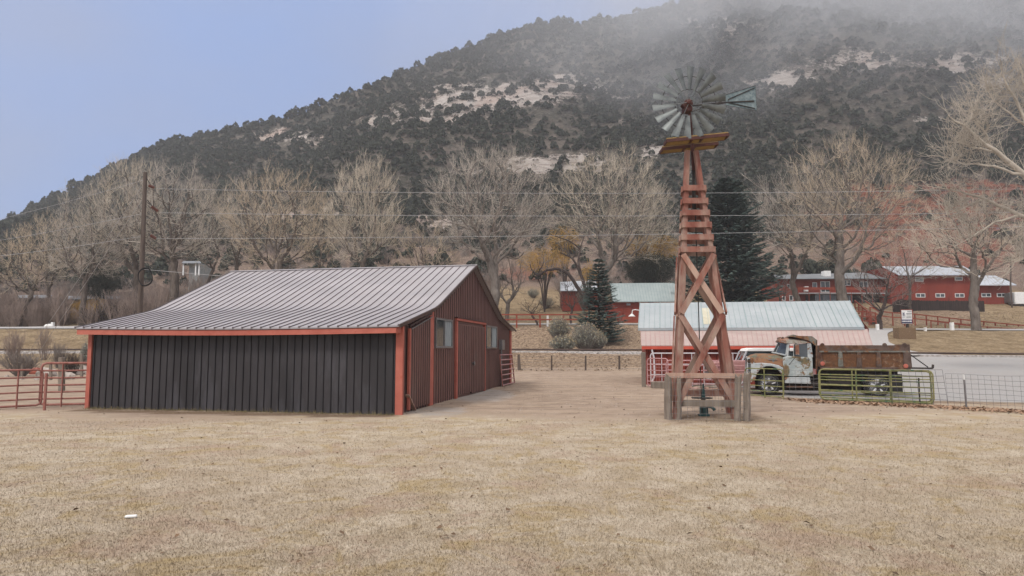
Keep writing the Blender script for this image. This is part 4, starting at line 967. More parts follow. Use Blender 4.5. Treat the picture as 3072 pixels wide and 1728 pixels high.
pipe_gate('pipe_gate', 'dark green pipe gate standing just behind the long yellow-green gate', 2458, 1197, 2796, 1213, 1.17, 5, M['greenpipe'], (.32, .66, 1.0), rad=.022, lean=.04)
def mesh_panel(label, x0, y0, x1, y1, h, sp, vs, mat, rr=.0045, tilt=0, name='wire_mesh', cat='wire mesh'):
    a, b = gz(x0, y0), gz(x1, y1); Fg = Facade(a, b-a); Lg = (b-a).length; mb = MB(); n_ = max(2, int(Lg/sp)); m_ = max(2, int(h/vs)); rd = random.Random(int(x0))
    for i in range(n_+1): k = rd.uniform(-.02, .02); mb.tube([Fg.w(Lg*i/n_, 0, .0), Fg.w(Lg*i/n_+tilt+k, .02, h)], rr, 4, cap=False)
    for j in range(m_+1): mb.tube([Fg.w(Lg*q+tilt*j/m_, 0, h*j/m_+.015*math.sin(q*8+j)) for q in fr(0, 1, 10)], rr, 4, cap=False)
    return tag(mb.build(name, mat, loc=a), label, cat)
mesh_panel('pale wire mesh panel between the two green gates in front of the truck cab', 2352, 1198, 2462, 1200, 1.15, .2, .16, M['greywire'], .005)
mesh_panel('dark stock panel leaning behind the right end of the long green gate', 2600, 1212, 2845, 1219, 1.25, .2, .2, M['darkwire'], .006, -.12)
mesh_panel('sagging wire fence running out of the picture on the right', 2845, 1219, 3160, 1241, 1.12, .2, .16, M['darkwire'], .0038, -.05, 'wire_fence', 'fence')
tb = gz(2899, 1224); e = empty('steel_post', tb, 'white tipped steel post holding up the sagging wire fence', 'fence post')
MB().beam(tb, tb+Vector((-.02, 0, .95)), .05, .03).build('shaft', M['greywire'], e); MB().beam(tb+Vector((-.02, 0, .951)), tb+Vector((-.025, 0, 1.12)), .052, .032).build('tip', M['white'], e)
tb = gz(2760, 1214); o = MB().beam(tb, tb+Vector((0, 0, .95)), .05, .03).build('steel_post', M['darkiron'], loc=tb); tag(o, 'dark steel post seen through the right end of the green gate', 'fence post')
# gates on the shed front
pipe_gate('pipe_gate', 'faded pink mesh gate at the left end of the shed front', 1943, 1163, 2005, 1166, 1.5, 6, M['pinkpipe'], (), rad=.025)
mesh_panel('pink tinted wire mesh on the gate at the shed left end', 1943, 1163, 2005, 1166, 1.4, .17, .17, M['pinkpipe'], .005)
pipe_gate('pipe_gate', 'long faded pink pipe gate seen through the windmill legs', 2000, 1168, 2250, 1172, 1.42, 7, M['pinkpipe'], (.30, .62), rad=.026)
pipe_gate('stock_panel', 'white pipe panel leaning on the red shed wall', 1953, 1157, 2228, 1157, 1.75, 4, M['whitepipe'], (.12, .25, .45, .58, .75, .9), rad=.028, cat='panel')
q = gz(1962, 1160); o = MB().tube([q+Vector((-.12, -.1, .25)), q+Vector((.03, -.1, .6)), q+Vector((0, -.1, 1.55)), q+Vector((-.1, -.1, 1.95))], .045, 8).build('bent_pipe', M['whitepipe'], loc=q, smooth=True); tag(o, 'bent white pipe standing at the left end of the shed wall', 'pipe')
q = gz(1932, 1161); o = MB().beam(q-Vector((0, 0, .1)), at(1930, 1056, q.y), .21, .2).build('fence_post', M['greywood'], loc=q, bevel=.03); tag(o, 'tall grey wooden post in front of the left corner of the shed', 'fence post')
rb = random.Random(4); q = gz(2090, 1176)
e = None
for k in range(9):
    x = 2030+k*22; q = gz(x, 1172+rb.uniform(-3, 3)); 
    o = MB().beam(q+Vector((0, 0, .10)), q+Vector((rb.uniform(.7, 1.2), rb.uniform(-.3, .3), .12+rb.uniform(0, .15))), .16, .05).build('scrap_board', M['greywood'] if k % 2 else M['pinkwood'], loc=q); tag(o, ('first','second','third','fourth','fifth','sixth','seventh','eighth','ninth')[k]+' scrap board from the left in the pile behind the windmill', 'board', 'scrap boards behind the windmill')
q = gz(1985, 1166); 
o = MB().box(q+Vector((0, 0, .18)), (1.0, .5, .36)).build('trough', M['greywood'], loc=q, bevel=.04); tag(o, 'low greenish grey trough below the pink mesh gate', 'trough')
# corral gates on the left
pipe_gate('corral_fence', 'faded red pipe corral panel at the left edge of the picture', -170, 1238, 122, 1222, 1.28, 6, M['redpipe'], (.73,), rad=.032, cat='gate')
pipe_gate('corral_gate', 'tall faded red pipe gate hinged beside the black barn wall', 118, 1222, 268, 1218, 1.50, 7, M['redpipe'], (.43,), rad=.036, cat='gate')
q = gz(133, 1231); o = MB().tube([q, q+Vector((0, 0, 1.2))], .045, 8).build('gate_post', M['redpipe'], loc=q, smooth=True); tag(o, 'thin red pipe post where the two corral gates meet', 'fence post')
for x, y0, y1, wd, lb in ((185, 1172, 1072, .22, 'weathered wood post behind the tall red corral gate'), (152, 1140, 1085, .15, 'short grey stump post behind the red corral gate'), (245, 1130, 1062, .16, 'greenish wood post close to the barn behind the corral gate'), (216, 1120, 1083, .2, 'squat mossy post between two taller posts behind the corral gate'), (66, 1130, 1095, .14, 'grey post behind the left corral panel')):
    q = gz(x, y0); t = at(x, y1, q.y); o = MB().beam(q, t, wd, wd).build('fence_post', M['greywood'], loc=q, bevel=.02); tag(o, lb, 'fence post')
rb = random.Random(9); 
M['palerock'] = pm('pale_boulder', (.26,.22,.19), (.42,.37,.33), 3, .9, .6)
for k in range(26):
    x = rb.uniform(120, 275) if k < 19 else rb.uniform(-40, 110); y = rb.uniform(1112, 1140); q = gz(x, y); r_ = rb.uniform(.18, .55) if k < 19 else rb.uniform(.1, .2)
    bm = bmesh.new(); bmesh.ops.create_icosphere(bm, subdivisions=3, radius=1)
    for v in bm.verts:
        d_ = 1+.35*mnoise.noise(v.co*1.3+Vector((k*3, 0, 0)))+.12*mnoise.noise(v.co*4+Vector((k, 2, 0))); v.co = Vector((v.co.x*r_*1.3, v.co.y*r_, v.co.z*r_*.8))*d_
    me = bpy.data.meshes.new('boulder'); bm.to_mesh(me); bm.free(); me.polygons.foreach_set('use_smooth', [False]*len(me.polygons))
    o = link_mesh('boulder', me, M['palerock']); o.location = q+Vector((0, 0, r_*.3)); tag(o, ('pale angular boulder in the rubble heap behind the corral gate' if r_ > .36 else 'smaller pale stone in the rubble heap behind the corral gate') if k < 19 else 'small stone on the ground behind the left corral panel', 'boulder', 'boulders behind the corral')
q = gz(103, 1124); bm = MB().lathe(q+Vector((-.35, 0, .25)), (1, .1, 0), [(0,.1),(.05,.28),(.6,.3),(.68,.12)], 14); o = bm.build('orange_drum', M['orange_trim'], loc=q, smooth=True); tag(o, 'small rusty orange drum lying behind the corral panel', 'drum')
# ---------------------------------------------------------------- low red shed with blue and pink roofs
SA = gz(1925, 1154); SH = Facade(SA, (math.cos(R(-9.5)), math.sin(R(-9.5)))); sv = -SH.n*-1
shed = empty('shed', SA, 'low red shed with a pale blue upper roof and faded pink lower roof', 'shed')
def shp(s, t, z): return SH.w(s, t, z)
Ls = SH.hit(2605, 1045)[0]; z_e = SH.hit(1930, 1040)[1]
def hit_t(x, y, t): return SH.hit(x, y, t)
t1 = 3.3; zE0 = hit_t(1925, 1036, -.35)[1]; zE1 = hit_t(1930, 990, t1)[1]
zU0 = hit_t(1915, 984, t1-.25)[1]; zU1 = hit_t(1920, 909, t1+4.0)[1]
sl0 = hit_t(1924, 1036, -.35)[0]; sr0 = hit_t(2617, 1036, -.35)[0]; sr1 = hit_t(2592, 985, t1-.25)[0]; sl1 = hit_t(1915, 984, t1-.25)[0]; sr2 = hit_t(2549, 903, t1+4.0)[0]; sl2 = hit_t(1920, 908, t1+4)[0]
def slab(mb, P4, th):
    return mb.hexa([Vector(p)-Vector((0, 0, th)) for p in P4]+list(P4))
P4 = [shp(sl0, -.35, zE0), shp(sr0, -.35, zE0), shp(sr1+.25, t1, zE1), shp(sl0+.05, t1, zE1)]
lr = slab(MB(), P4, .04).build('lower_roof', M['pinkroof'], shed)
U4 = [shp(sl1, t1-.25, zU0), shp(sr1, t1-.25, zU0), shp(sr2, t1+4, zU1), shp(sl2, t1+4, zU1)]
ur = slab(MB(), U4, .05).build('upper_roof', M['blueroof'], shed)
mb = MB(); n_ = 46
for i in range(n_+1):
    f = i/n_; mb.beam(lerp(P4[0], P4[1], f)+Vector((0, 0, .008)), lerp(P4[3], P4[2], f)+Vector((0, 0, .008)), .03, .022)
mb.build('roof_ribs', M['pinkseam'], lr)
mb = MB(); n_ = 40
for i in range(n_+1):
    f = i/n_; mb.beam(lerp(U4[0], U4[1], f)+Vector((0, 0, .01)), lerp(U4[3], U4[2], f)+Vector((0, 0, .01)), .045 if i % 4 == 0 else .02, .035 if i % 4 == 0 else .018)
mb.build('roof_ribs', M['greenseam'], ur)
mb = MB(); c = lerp(U4[0], U4[1], .245); 
f0, f1 = .30, .335
mb.hexa([lerp(lerp(U4[0], U4[1], f), lerp(U4[3], U4[2], f), g)+Vector((0, 0, dz)) for dz in (.012, .018) for f, g in ((f0, .12), (f1, .12), (f1, .75), (f0, .75))]).build('skylight_panel', pm('yellowed_panel', (.42,.38,.27), (.48,.46,.36), 1.5, .5), ur)
slab(MB(), [shp(sl1-.02, t1-.28, zU0-.06), shp(sr1+.02, t1-.28, zU0-.06), shp(sr1+.02, t1-.24, zU0-.06), shp(sl1-.02, t1-.24, zU0-.06)], .10).build('eave_trim', M['blueroof'], ur)
B4 = [shp(sl2, t1+4.02, zU1), shp(sr2, t1+4.02, zU1), shp(sr2, t1+7.5, zU0+.3), shp(sl2, t1+7.5, zU0+.3)]
slab(MB(), B4, .05).build('rear_roof', M['blueroof'], shed)
mb = MB(); mb.fbox(SH, sl0+.25, sr0-.35, 0, .12, -.05, zE0-.06); fwl = mb.build('front_wall', M['redwall'], shed)
mb = MB()
for i in range(34):
    s = sl0+.4+(sr0-sl0-1.0)*i/33; mb.fbox(SH, s-.02, s+.02, -.03, -.003, 0, zE0-.22)
mb.build('battens', pm('dark_red_batten', (.08,.012,.008), (.11,.018,.012), 3, .8), fwl)
MB().fbox(SH, sl0+.02, sr0-.02, -.37, -.32, zE0-.22, zE0-.045).build('fascia_board', pm('bright_red_fascia', (.42,.06,.035), (.48,.085,.05), 3, .6), shed)
MB().fbox(SH, sl0+.25, sl0+.37, .122, t1+7.3, -.05, zE0-.06).build('side_wall', M['redwall'], shed)
mb = MB().fbox(SH, sr0-.47, sr0-.35, .122, t1+7.3, -.05, zE0-.06); mb.build('side_wall', M['redwall'], shed)
MB().fbox(SH, sl0+.4, sr0-.5, t1-.1, t1, -.05, zU0-.08).build('upper_wall', M['bluewhite'], shed)
mb = MB().add([shp(sr2-.25, t1, zU0-.1), shp(sr2-.25, t1+4, zU1-.08), shp(sr2-.25, t1+7.3, zU0+.2), shp(sr2-.25, t1+7.3, zE0-.1), shp(sr2-.25, t1, zE0-.1)], [(0,1,2,3,4)])
mb.build('gable_panel', M['redwall'], shed)
# ---------------------------------------------------------------- wire fence with steel posts across the yard
fpost = [(1562, 1120, 1063, .17, 1), (1555, 1113, 1068, .11, 0), (1655, 1111, 1067, .10, 0), (1757, 1109, 1067, .11, 0), (1858, 1109, 1067, .12, 0)]
Yf = 58.0
wf_ = empty('field_fence', gp(1555, Yf), 'low wire fence with dark posts below the railway, between barn and shed', 'fence')
tops = []
for x, y0, y1, wd, k in fpost:
    a = gp(x-(2 if k else 0), Yf); t = at(x-(6 if k else 0), y1, Yf)
    MB().beam(a-Vector((0, 0, .1)), t, wd*1.25, wd*1.2).build('post', M['pole'], wf_); tops.append((a, t))
mb = MB()
xs_ = [1400, 1480]+[p[0] for p in fpost[1:]]+[1960, 2060]
for j in range(5):
    pts = [gp(x, Yf)+Vector((0, 0, .12+.27*j)) for x in xs_]; mb.tube(pts, .007, 4, cap=False)
mb.build('wires', M['greywire'], wf_)
# leaning fence far right by the crossing not needed
# ---------------------------------------------------------------- background buildings (read off the close view of the right side)
def q6(x, y): return 2250+x/3.134, 750+y/3.134
def q7(x, y): return 1480+x/3.1415, 800+y/3.1415
class House:
    def __init__(h, name, label, cat, Y, ang=0, x0=1536):
        h.F = Facade(((x0-CXP)/FPX*Y/_c, Y), (math.cos(R(ang)), math.sin(R(ang)))); h.name = name; h.label = label; h.cat = cat
    def open(h, s, t, z): h.e = empty(h.name, h.F.w(s, t, z), h.label, h.cat); return h.e
    def hit(h, p, t=0): return h.F.hit(p[0], p[1], t)
    def wall(h, pa, pb, mat, depth=6.0, t0=0, nm='wall', below=1.5):
        (s0, z1), (s1, z0) = h.hit(pa, t0), h.hit(pb, t0); return MB().fbox(h.F, s0, s1, t0, t0+depth, z0-below, z1).build(nm, mat, h.e)
    def quad(h, c4, ts, mat, nm='roof', th=.12, ribs=0, rmat=None):
        P = [h.F.w(*(lambda a: (a[0], t, a[1]))(h.hit(c, t))) for c, t in zip(c4, ts)]
        o = MB().hexa([p-Vector((0, 0, th)) for p in P]+P).build(nm, mat, h.e)
        if ribs:
            mb = MB()
            for i in range(ribs+1): f = i/ribs; mb.beam(lerp(P[0], P[1], f)+Vector((0, 0, .015)), lerp(P[3], P[2], f)+Vector((0, 0, .015)), .05, .04)
            mb.build('roof_ribs', rmat, o)
        return o
    def window(h, pa, pb, t=0, mull=1, frame='white', pane='glass', nm='window'):
        (s0, z1), (s1, z0) = h.hit(pa, t), h.hit(pb, t); mb = MB(); w_ = .09
        for a, b, c, d in ((s0-w_, s1+w_, z1, z1+w_), (s0-w_, s1+w_, z0-w_, z0), (s0-w_, s0, z0, z1), (s1, s1+w_, z0, z1)): mb.fbox(h.F, a, b, t-.08, t-.002, c, d)
        for k in range(mull): c = s0+(s1-s0)*(k+1)/(mull+1); mb.fbox(h.F, c-.04, c+.04, t-.07, t-.002, z0, z1)
        o = mb.build(nm, M[frame], h.e); MB().fbox(h.F, s0, s1, t-.03, t-.001, z0, z1).build('pane', M[pane], o); return o
# middle red house with the green grey roof
H = House('red_house', 'long red house with a green-grey metal roof behind the small spruce', 'house', 99, 0)
a = H.hit((1840, 905)); H.open(a[0], 0, height(H.F.w(a[0], 0, 0).x, 99))
H.wall(q7(1085, 335), q7(1790, 535), M['redwall'], 7, below=1)
H.quad([(1838, 903.5), (2062, 903), (2050, 848), (1830, 850)], [-.6, -.6, 4, 4], M['greenroof'], ribs=26, rmat=M['greenseam'])
H.quad([(2050, 848), (1830, 850), (1830, 903), (2062, 903)][:2]+[(1832, 870), (2050, 870)], [4.02, 4.02, 8, 8], M['greenroof'], nm='rear_roof')
H.wall((1990, 950), (2060, 971), M['redrail'], .08, -3.0, 'lower_screen', .3)
H.wall((1852, 950), (1990, 971), M['redrail'], .08, -3.0, 'lower_screen', .3)
mb = MB(); p = [at(*q7(x, y), 98.0) for x, y in ((1375, 412), (1340, 405), (1312, 410), (1305, 450))]; mb.tube(p, .07, 6); mb.lathe(p[-1], (0, 0, -1), [(-.1,.1),(.25,.5),(.3,.52)], 12); mb.build('gooseneck_lamp', M['white'], H.e)
a_ = H.hit(q7(1255, 348)); b_ = H.hit(q7(1290, 365)); MB().fbox(H.F, a_[0], b_[0], -.3, 0, b_[1], a_[1]).build('vent_box', M['alum'], H.e)
# its left outbuilding
H = House('red_outbuilding', 'small red outbuilding with a pale roof just left of the small spruce', 'shed', 112, 0)
a = H.hit((1690, 915)); H.open(a[0], 0, height(H.F.w(a[0], 0, 0).x, 112))
H.wall((1688, 870), (1800, 922), M['redwall'], 6, below=.6)
H.quad([(1681, 871), (1805, 871), (1790, 840), (1681, 846)], [-.5, -.5, 3, 3], M['silverroof'], ribs=8, rmat=M['greenseam'])
# lodge with balcony
LG = House('lodge', 'two storey red lodge with a balcony and sliding doors half hidden by big bare trees', 'house', 124, 0)
a = LG.hit(q6(620, 480)); LG.open(a[0], 0, height(LG.F.w(a[0], 0, 0).x, 124))
LG.wall(q6(270, 262), q6(1330, 480), M['redwall'], 9, below=3)
LG.quad([q6(250, 268), q6(1330, 266), q6(1300, 205), q6(225, 235)], [-1.2, -1.2, 6, 6], M['greyroof'])
LG.window(q6(665, 300), q6(748, 393)); LG.window(q6(1030, 302), q6(1105, 352)); LG.window(q6(880, 285), q6(940, 330)); LG.window(q6(590, 310), q6(625, 360), mull=0); LG.window(q6(350, 325), q6(372, 375), mull=0)
(s0, z0) = LG.hit(q6(455, 402), -1.8); (s1, _z) = LG.hit(q6(1290, 402), -1.8)
MB().fbox(LG.F, s0, s1, -1.8, 0, z0-.12, z0).build('balcony_floor', M['bluewhite'], LG.e)
mb = MB(); s = s0
while s < s1: MB().fbox(LG.F, s-.05, s+.05, -1.8, -1.7, z0-2.6, z0+.95).build('balcony_post', M['redrail'], LG.e); s += 1.9
MB().fbox(LG.F, s0, s1, -1.82, -1.72, z0+.55, z0+1.0).build('balcony_rail', M['redrail'], LG.e)
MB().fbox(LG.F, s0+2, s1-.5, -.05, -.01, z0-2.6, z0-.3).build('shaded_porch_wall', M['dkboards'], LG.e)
for pa, pb in (((615, 420), (690, 470)), ((697, 420), (805, 470)), ((905, 430), (960, 480))): LG.window(q6(*pa), q6(*pb), t=-.06, mull=1, frame='alum')
(s0, z1), (s1, z0) = LG.hit(q6(697, 195), 1), LG.hit(q6(763, 250), 1); MB().fbox(LG.F, s0, s1, 1, 2.3, z0, z1).build('rooftop_cooler', M['white'], LG.e, bevel=.05)
(s0, z1), (s1, z0) = LG.hit(q6(502, 345)), LG.hit(q6(538, 392)); MB().fbox(LG.F, s0, s1, -.7, 0, z0, z1).build('window_cooler', M['white'], LG.e, bevel=.04)
H = House('red_annex', 'low brick red annex wall left of the lodge behind bare trunks', 'house', 118, 0)
a = H.hit(q6(300, 480)); H.open(a[0], 0, height(H.F.w(a[0], 0, 0).x, 118))
MB().prism(H.F, [H.hit(q6(*p)) for p in ((262, 500), (262, 400), (330, 330), (420, 400), (470, 500))], 0, 5).build('wall', pm('brick_red_wall', (.19,.05,.035), (.24,.07,.05), 1, .8), H.e)
H.window(q6(305, 440), q6(328, 470), mull=0); H.window(q6(372, 430), q6(400, 470), mull=0)
# big red hall on the right
B = House('red_hall', 'large red hall with a broad silver roof and a row of small white-framed windows', 'building', 122, 0)
a = B.hit(q6(1800, 480)); B.open(a[0], 0, height(B.F.w(a[0], 0, 0).x, 122))
B.wall(q6(1310, 236), q6(2150, 475), M['redwall'], 12, below=2)
B.quad([q6(1395, 233), q6(2150, 232), q6(2000, 150), q6(1240, 154)], [-1.0, -1.0, 12, 12], M['silverroof'], ribs=30, rmat=pm('silver_rib', (.36,.38,.41), (.4,.42,.45), 1, .5))
MB().prism(B.F, [B.hit(q6(*p), 1) for p in ((1250, 165), (1400, 240), (1400, 300), (1290, 300))], 1, 9).build('gable_wall', M['redwall'], B.e)
B.wall(q6(2120, 335), q6(2452, 520), M['redwall'], 9, -1.2, 'wing_wall', .3)
B.quad([q6(2130, 326), q6(2505, 326), q6(2300, 240), q6(2150, 240)], [-2.4, -2.4, 5, 5], M['silverroof'], nm='wing_roof', ribs=9, rmat=bpy.data.materials['silver_rib'])
B.wall(q6(2190, 522), q6(2452, 548), M['white'], 9, -1.26, 'foundation', .8)
B.wall(q6(1500, 545), q6(2195, 549), M['white'], .1, -.1, 'foundation', .8)
for x in (1562, 1747, 1930): B.window(q6(x, 413), q6(x+80, 441))
for x in (2178, 2324): B.window(q6(x, 411), q6(x+82, 438), t=-1.22)
B.window(q6(1555, 258), q6(1625, 292), mull=0, pane='curtain'); B.window(q6(1928, 258), q6(1992, 282), mull=0)
mb = MB(); 
for s_ in (q6(2445, 335), ): a = B.hit(s_, -1.3); mb.fbox(B.F, a[0], a[0]+.2, -1.35, -1.25, a[1]-5.6, a[1])
mb.build('corner_trim', M['white'], B.e)
# dark board fence in front of the hall
F_ = House('board_fence', 'dark weathered board fence in front of the large red hall', 'fence', 112.5, 0); a = F_.hit(q6(1400, 575)); F_.open(a[0], 0, a[1])
pts = [(1330, 500, 555), (1400, 462, 572), (1480, 470, 575), (1700, 478, 578), (2200, 478, 580)]
mb = MB(); x = 1340
while x < 2198:
    yt = np.interp(x, [p[0] for p in pts], [p[1] for p in pts]); yb_ = np.interp(x, [p[0] for p in pts], [p[2] for p in pts]); ym_ = (yt+yb_)/2; z1, z0, s0, s1 = F_.hit(q6(x, yt))[1], F_.hit(q6(x, yb_+8))[1], F_.hit(q6(x, ym_))[0], F_.hit(q6(x+8.2, ym_))[0]; mb.fbox(F_.F, s0+.005, s1, 0, .04, z0-.4, z1+.05*math.sin(x)); x += 8.4
mb.build('boards', M['dkboards'], F_.e)
for x in range(1400, 2200, 180): (s0, z1), (_a, z0) = F_.hit(q6(x, 470)), F_.hit(q6(x, 585)); MB().fbox(F_.F, s0, s0+.25, .041, .25, z0-.4, z1).build('post', M['dkboards'], F_.e)
# white box trailer at the right edge
K2 = House('box_trailer', 'white box trailer parked at the right end of the red hall', 'trailer', 119, 0); a = K2.hit(q6(2520, 540)); K2.open(a[0], 0, a[1])
(s0, z1), (s1, z0) = K2.hit(q6(2490, 395)), K2.hit(q6(2740, 508)); MB().fbox(K2.F, s0, s1, 0, 2.6, z0, z1).build('body', M['white'], K2.e, bevel=.08)
(s2, _z) = K2.hit(q6(2455, 400)); MB().fbox(K2.F, s2, s0-.01, .3, 2.4, z0+.3, z1-.1).build('nose', M['alum'], K2.e, bevel=.1)
mb = MB(); mb.fbox(K2.F, s2, s1, .1, 2.4, z0-.25, z0-.01); mb.build('chassis', M['shadowmetal'], K2.e)
for s_ in (s0+1.2, s0+4): MB().lathe(K2.F.w(s_, .1, z0-.35), -K2.F.n, [(-.1,.3),(-.1,.38),(.1,.38),(.1,.2)], 16).build('tyre', M['rubber'], K2.e)
# left: yellowish hut wall, cream house, grey hillside house
H = House('cream_house', 'cream and ochre walled house under a flat grey roof behind the barn left end', 'house', 108, 0); a = H.hit((255, 960)); H.open(a[0], 0, height(H.F.w(a[0], 0, 0).x, 108))
H.wall((212, 897), (322, 948), pm('cream_wall', (.30,.26,.20), (.38,.34,.27), .6, .9), 6, below=2)
H.wall((322.5, 898), (366, 941), pm('pale_wall', (.42,.40,.36), (.5,.48,.44), .5, .9), 6, .3, 'pale_wall', 2)
H.quad([(205, 897), (372, 896), (372, 888), (205, 888)], [-1, -1, 7, 7], M['greyroof'])
for x in (222, 300): H.window((x, 925), (x+14, 946), mull=0)
H = House('dark_cabin', 'dim grey cabin behind the thicket at the left edge', 'house', 110, 0); a = H.hit((80, 940)); H.open(a[0], 0, height(H.F.w(a[0], 0, 0).x, 110))
H.wall((62, 893), (150, 960), pm('grey_block_wall', (.10,.085,.08), (.16,.14,.13), 1, .9), 6, below=2)
H.quad([(55, 893), (156, 893), (156, 885), (55, 885)], [-1, -1, 6, 6], M['greyroof'])
for x in (75, 88, 112): H.window((x, 912), (x+9, 932), mull=0)
H = House('hillside_house', 'small grey house with white posts on the hill above the barn roof', 'house', 146, 0); a = H.hit((664, 812)); H.open(a[0], 0, a[1])
H.wall((568, 789), (600, 812), pm('grey_lap_wall', (.20,.21,.20), (.27,.28,.27), 1, .8), 6, below=6)
H.quad([(545, 789), (604, 789), (600, 783), (550, 783)], [-1.5, -1.5, 7, 7], M['greyroof'])
mb = MB()
for x in (551, 588, 598): (s0, z1) = H.hit((x, 789), -1); (_a, z0) = H.hit((x, 812), -1); MB().fbox(H.F, s0-.12, s0+.12, -1.1, -.9, z0-1, z1).build('porch_post', M['white'], H.e)
# ---------------------------------------------------------------- red rail fences
def rail_fence(label, pts, Yv, nposts, mat, nrail=2, h=1.25, pw=.2, rw=.17):
    """pts: photo points of the top rail, Yv: distances"""
    P = [at(x, y, Y) for (x, y), Y in zip(pts, Yv)]; e = empty('rail_fence', P[0]-Vector((0, 0, h)), label, 'fence')
    L_ = [0]; 
    for a, b in zip(P[:-1], P[1:]): L_.append(L_[-1]+(b-a).length)
    def pos(s):
        for i in range(len(P)-1):
            if s <= L_[i+1]+1e-6: return lerp(P[i], P[i+1], (s-L_[i])/(L_[i+1]-L_[i]))
        return P[-1].copy()
    for k in range(nposts):
        p = pos(L_[-1]*k/(nposts-1)); g = height(p.x, p.y); MB().beam((p.x, p.y, min(g, p.z-h+.1)-.1), (p.x, p.y, p.z+.1), pw, pw).build('post', mat, e)
    for j in range(nrail):
        mb = MB()
        for k in range(nposts-1):
            a, b = pos(L_[-1]*k/(nposts-1)), pos(L_[-1]*(k+1)/(nposts-1)); o_ = Vector((0, -.12, -h*.5*j)); mb.beam(a+o_, b+o_, .04, rw)
        mb.build('rail', mat, e)
rail_fence('red two-rail fence along the road between the barn and the small spruce', [(1480, 944), (1760, 944)], [86.5, 86.5], 5, M['redrail'])
rail_fence('dark red rail fence slanting down the bank below the red hall', [(2610, 922), q6(1260, 590), q6(1420, 592), q6(1540, 603), q6(2000, 655), (3090, q6(0, 716)[1])], [100, 99, 98, 98, 97, 96], 15, M['redrail'], h=1.3, pw=.13, rw=.15)
rail_fence('lower dark rail fence running beside the slanting one on the right bank', [q6(1700, 668), q6(2080, 716), (3090, q6(0, 748)[1])], [94.6, 94.6, 94.6], 8, M['redrail'], nrail=1, h=.7, pw=.1, rw=.10)
mb = MB(); e = empty('wooden_stairs', at(*q6(1060, 600), 101), 'steep wooden stairs with red handrails between lodge and vase shaped tree', 'stairs')
a, b = at(*q6(985, 475), 106), at(*q6(1135, 600), 100)
for off_ in (0, 1.6): MB().beam(a+Vector((off_, 0, 0)), b+Vector((off_, 0, 0)), .14, .16).build('handrail', M['redrail'], e)
mb = MB()
for k in range(12): p = lerp(a, b, k/11.0)-Vector((0, 0, 1.1)); mb.box(p+Vector((.8, 0, 0)), (1.5, .6, .08))
mb.build('treads', M['redrail'], e); mb = MB()
for k in range(5): p = lerp(a, b, k/4.0); MB().beam(p-Vector((0, 0, 1.6)), p, .14, .14).build('post', M['redrail'], e)
rail_fence('short red deck railing at the foot of the wooden stairs', [q6(985, 575), q6(1180, 592)], [99, 99], 4, M['redrail'], nrail=3, h=1.3, pw=.14, rw=.12)
# ---------------------------------------------------------------- sign on its stone base
Ys = 78.0
e = empty('roadside_sign', at(*q6(1480, 825), Ys), 'white sign with a red frame and navy band on a stacked stone base', 'sign')
g = at(*q6(1480, 822), Ys); (x0, x1) = at(*q6(1400, 800), Ys).x, at(*q6(1563, 800), Ys).x; z1 = at(*q6(0, 730), Ys).z
MB().box(((x0+x1)/2, Ys+.6, (g.z+z1)/2-.2), (x1-x0, 1.2, z1-g.z+.4)).build('stone_base', M['stone'], e, bevel=.04)
p = lambda x, y, dy=0: at(*q6(x, y), Ys+dy)
MB().beam(p(1480, 735, .3), p(1480, 692, .3), .25, .2).build('post', M['darkiron'], e)
def signq(x0, y0, x1, y1, dy, nm, mat, par):
    a, b = p(x0, y0, dy), p(x1, y1, dy); return MB().box(((a.x+b.x)/2, Ys+dy, (a.z+b.z)/2), (abs(b.x-a.x), .05 if dy < .2 else .12, abs(a.z-b.z))).build(nm, mat, par)
fr_ = signq(1418, 560, 1534, 697, .25, 'frame', M['redrail'], e)
bd = signq(1424, 566, 1526, 692, .15, 'board', M['white'], e)
bn = signq(1424, 654, 1526, 686, .10, 'blue_band', M['navy'], bd)
mb = MB(); rs = random.Random(3)
def sq_(mb, x0, y0, x1, y1, dy=.05):
    a, b = p(x0, y0, dy), p(x1, y1, dy); mb.box(((a.x+b.x)/2, Ys+dy, (a.z+b.z)/2), (b.x-a.x, .02, a.z-b.z))
for a in ((1437, 588, 1442, 612), (1447, 585, 1452, 608), (1437, 609, 1455, 615), (1442, 594, 1447, 600)): sq_(mb, *a)
for a in ((1434, 620, 1458, 622), (1428, 634, 1458, 635.5)): sq_(mb, *a)
mb.build('emblem', M['navy'], bd)
mb = MB()
for y, xs0, xs1, hh in ((573, 1478, 1518, 6), (594, 1470, 1520, 6), (609, 1474, 1514, 3), (627, 1471, 1518, 7)):
    x = xs0
    while x < xs1: w_ = rs.uniform(2, 5); sq_(mb, x, y, min(x+w_, xs1), y+hh); x += w_+1.2
mb.build('lettering', M['greyroof'], bd)
mb = MB(); x = 1427
while x < 1523: w_ = rs.uniform(2, 5); sq_(mb, x, 664, min(x+w_, 1524), 676, .05); x += w_+(1.1 if rs.random() < .85 else 3)
mb.build('lettering', M['white'], bn)
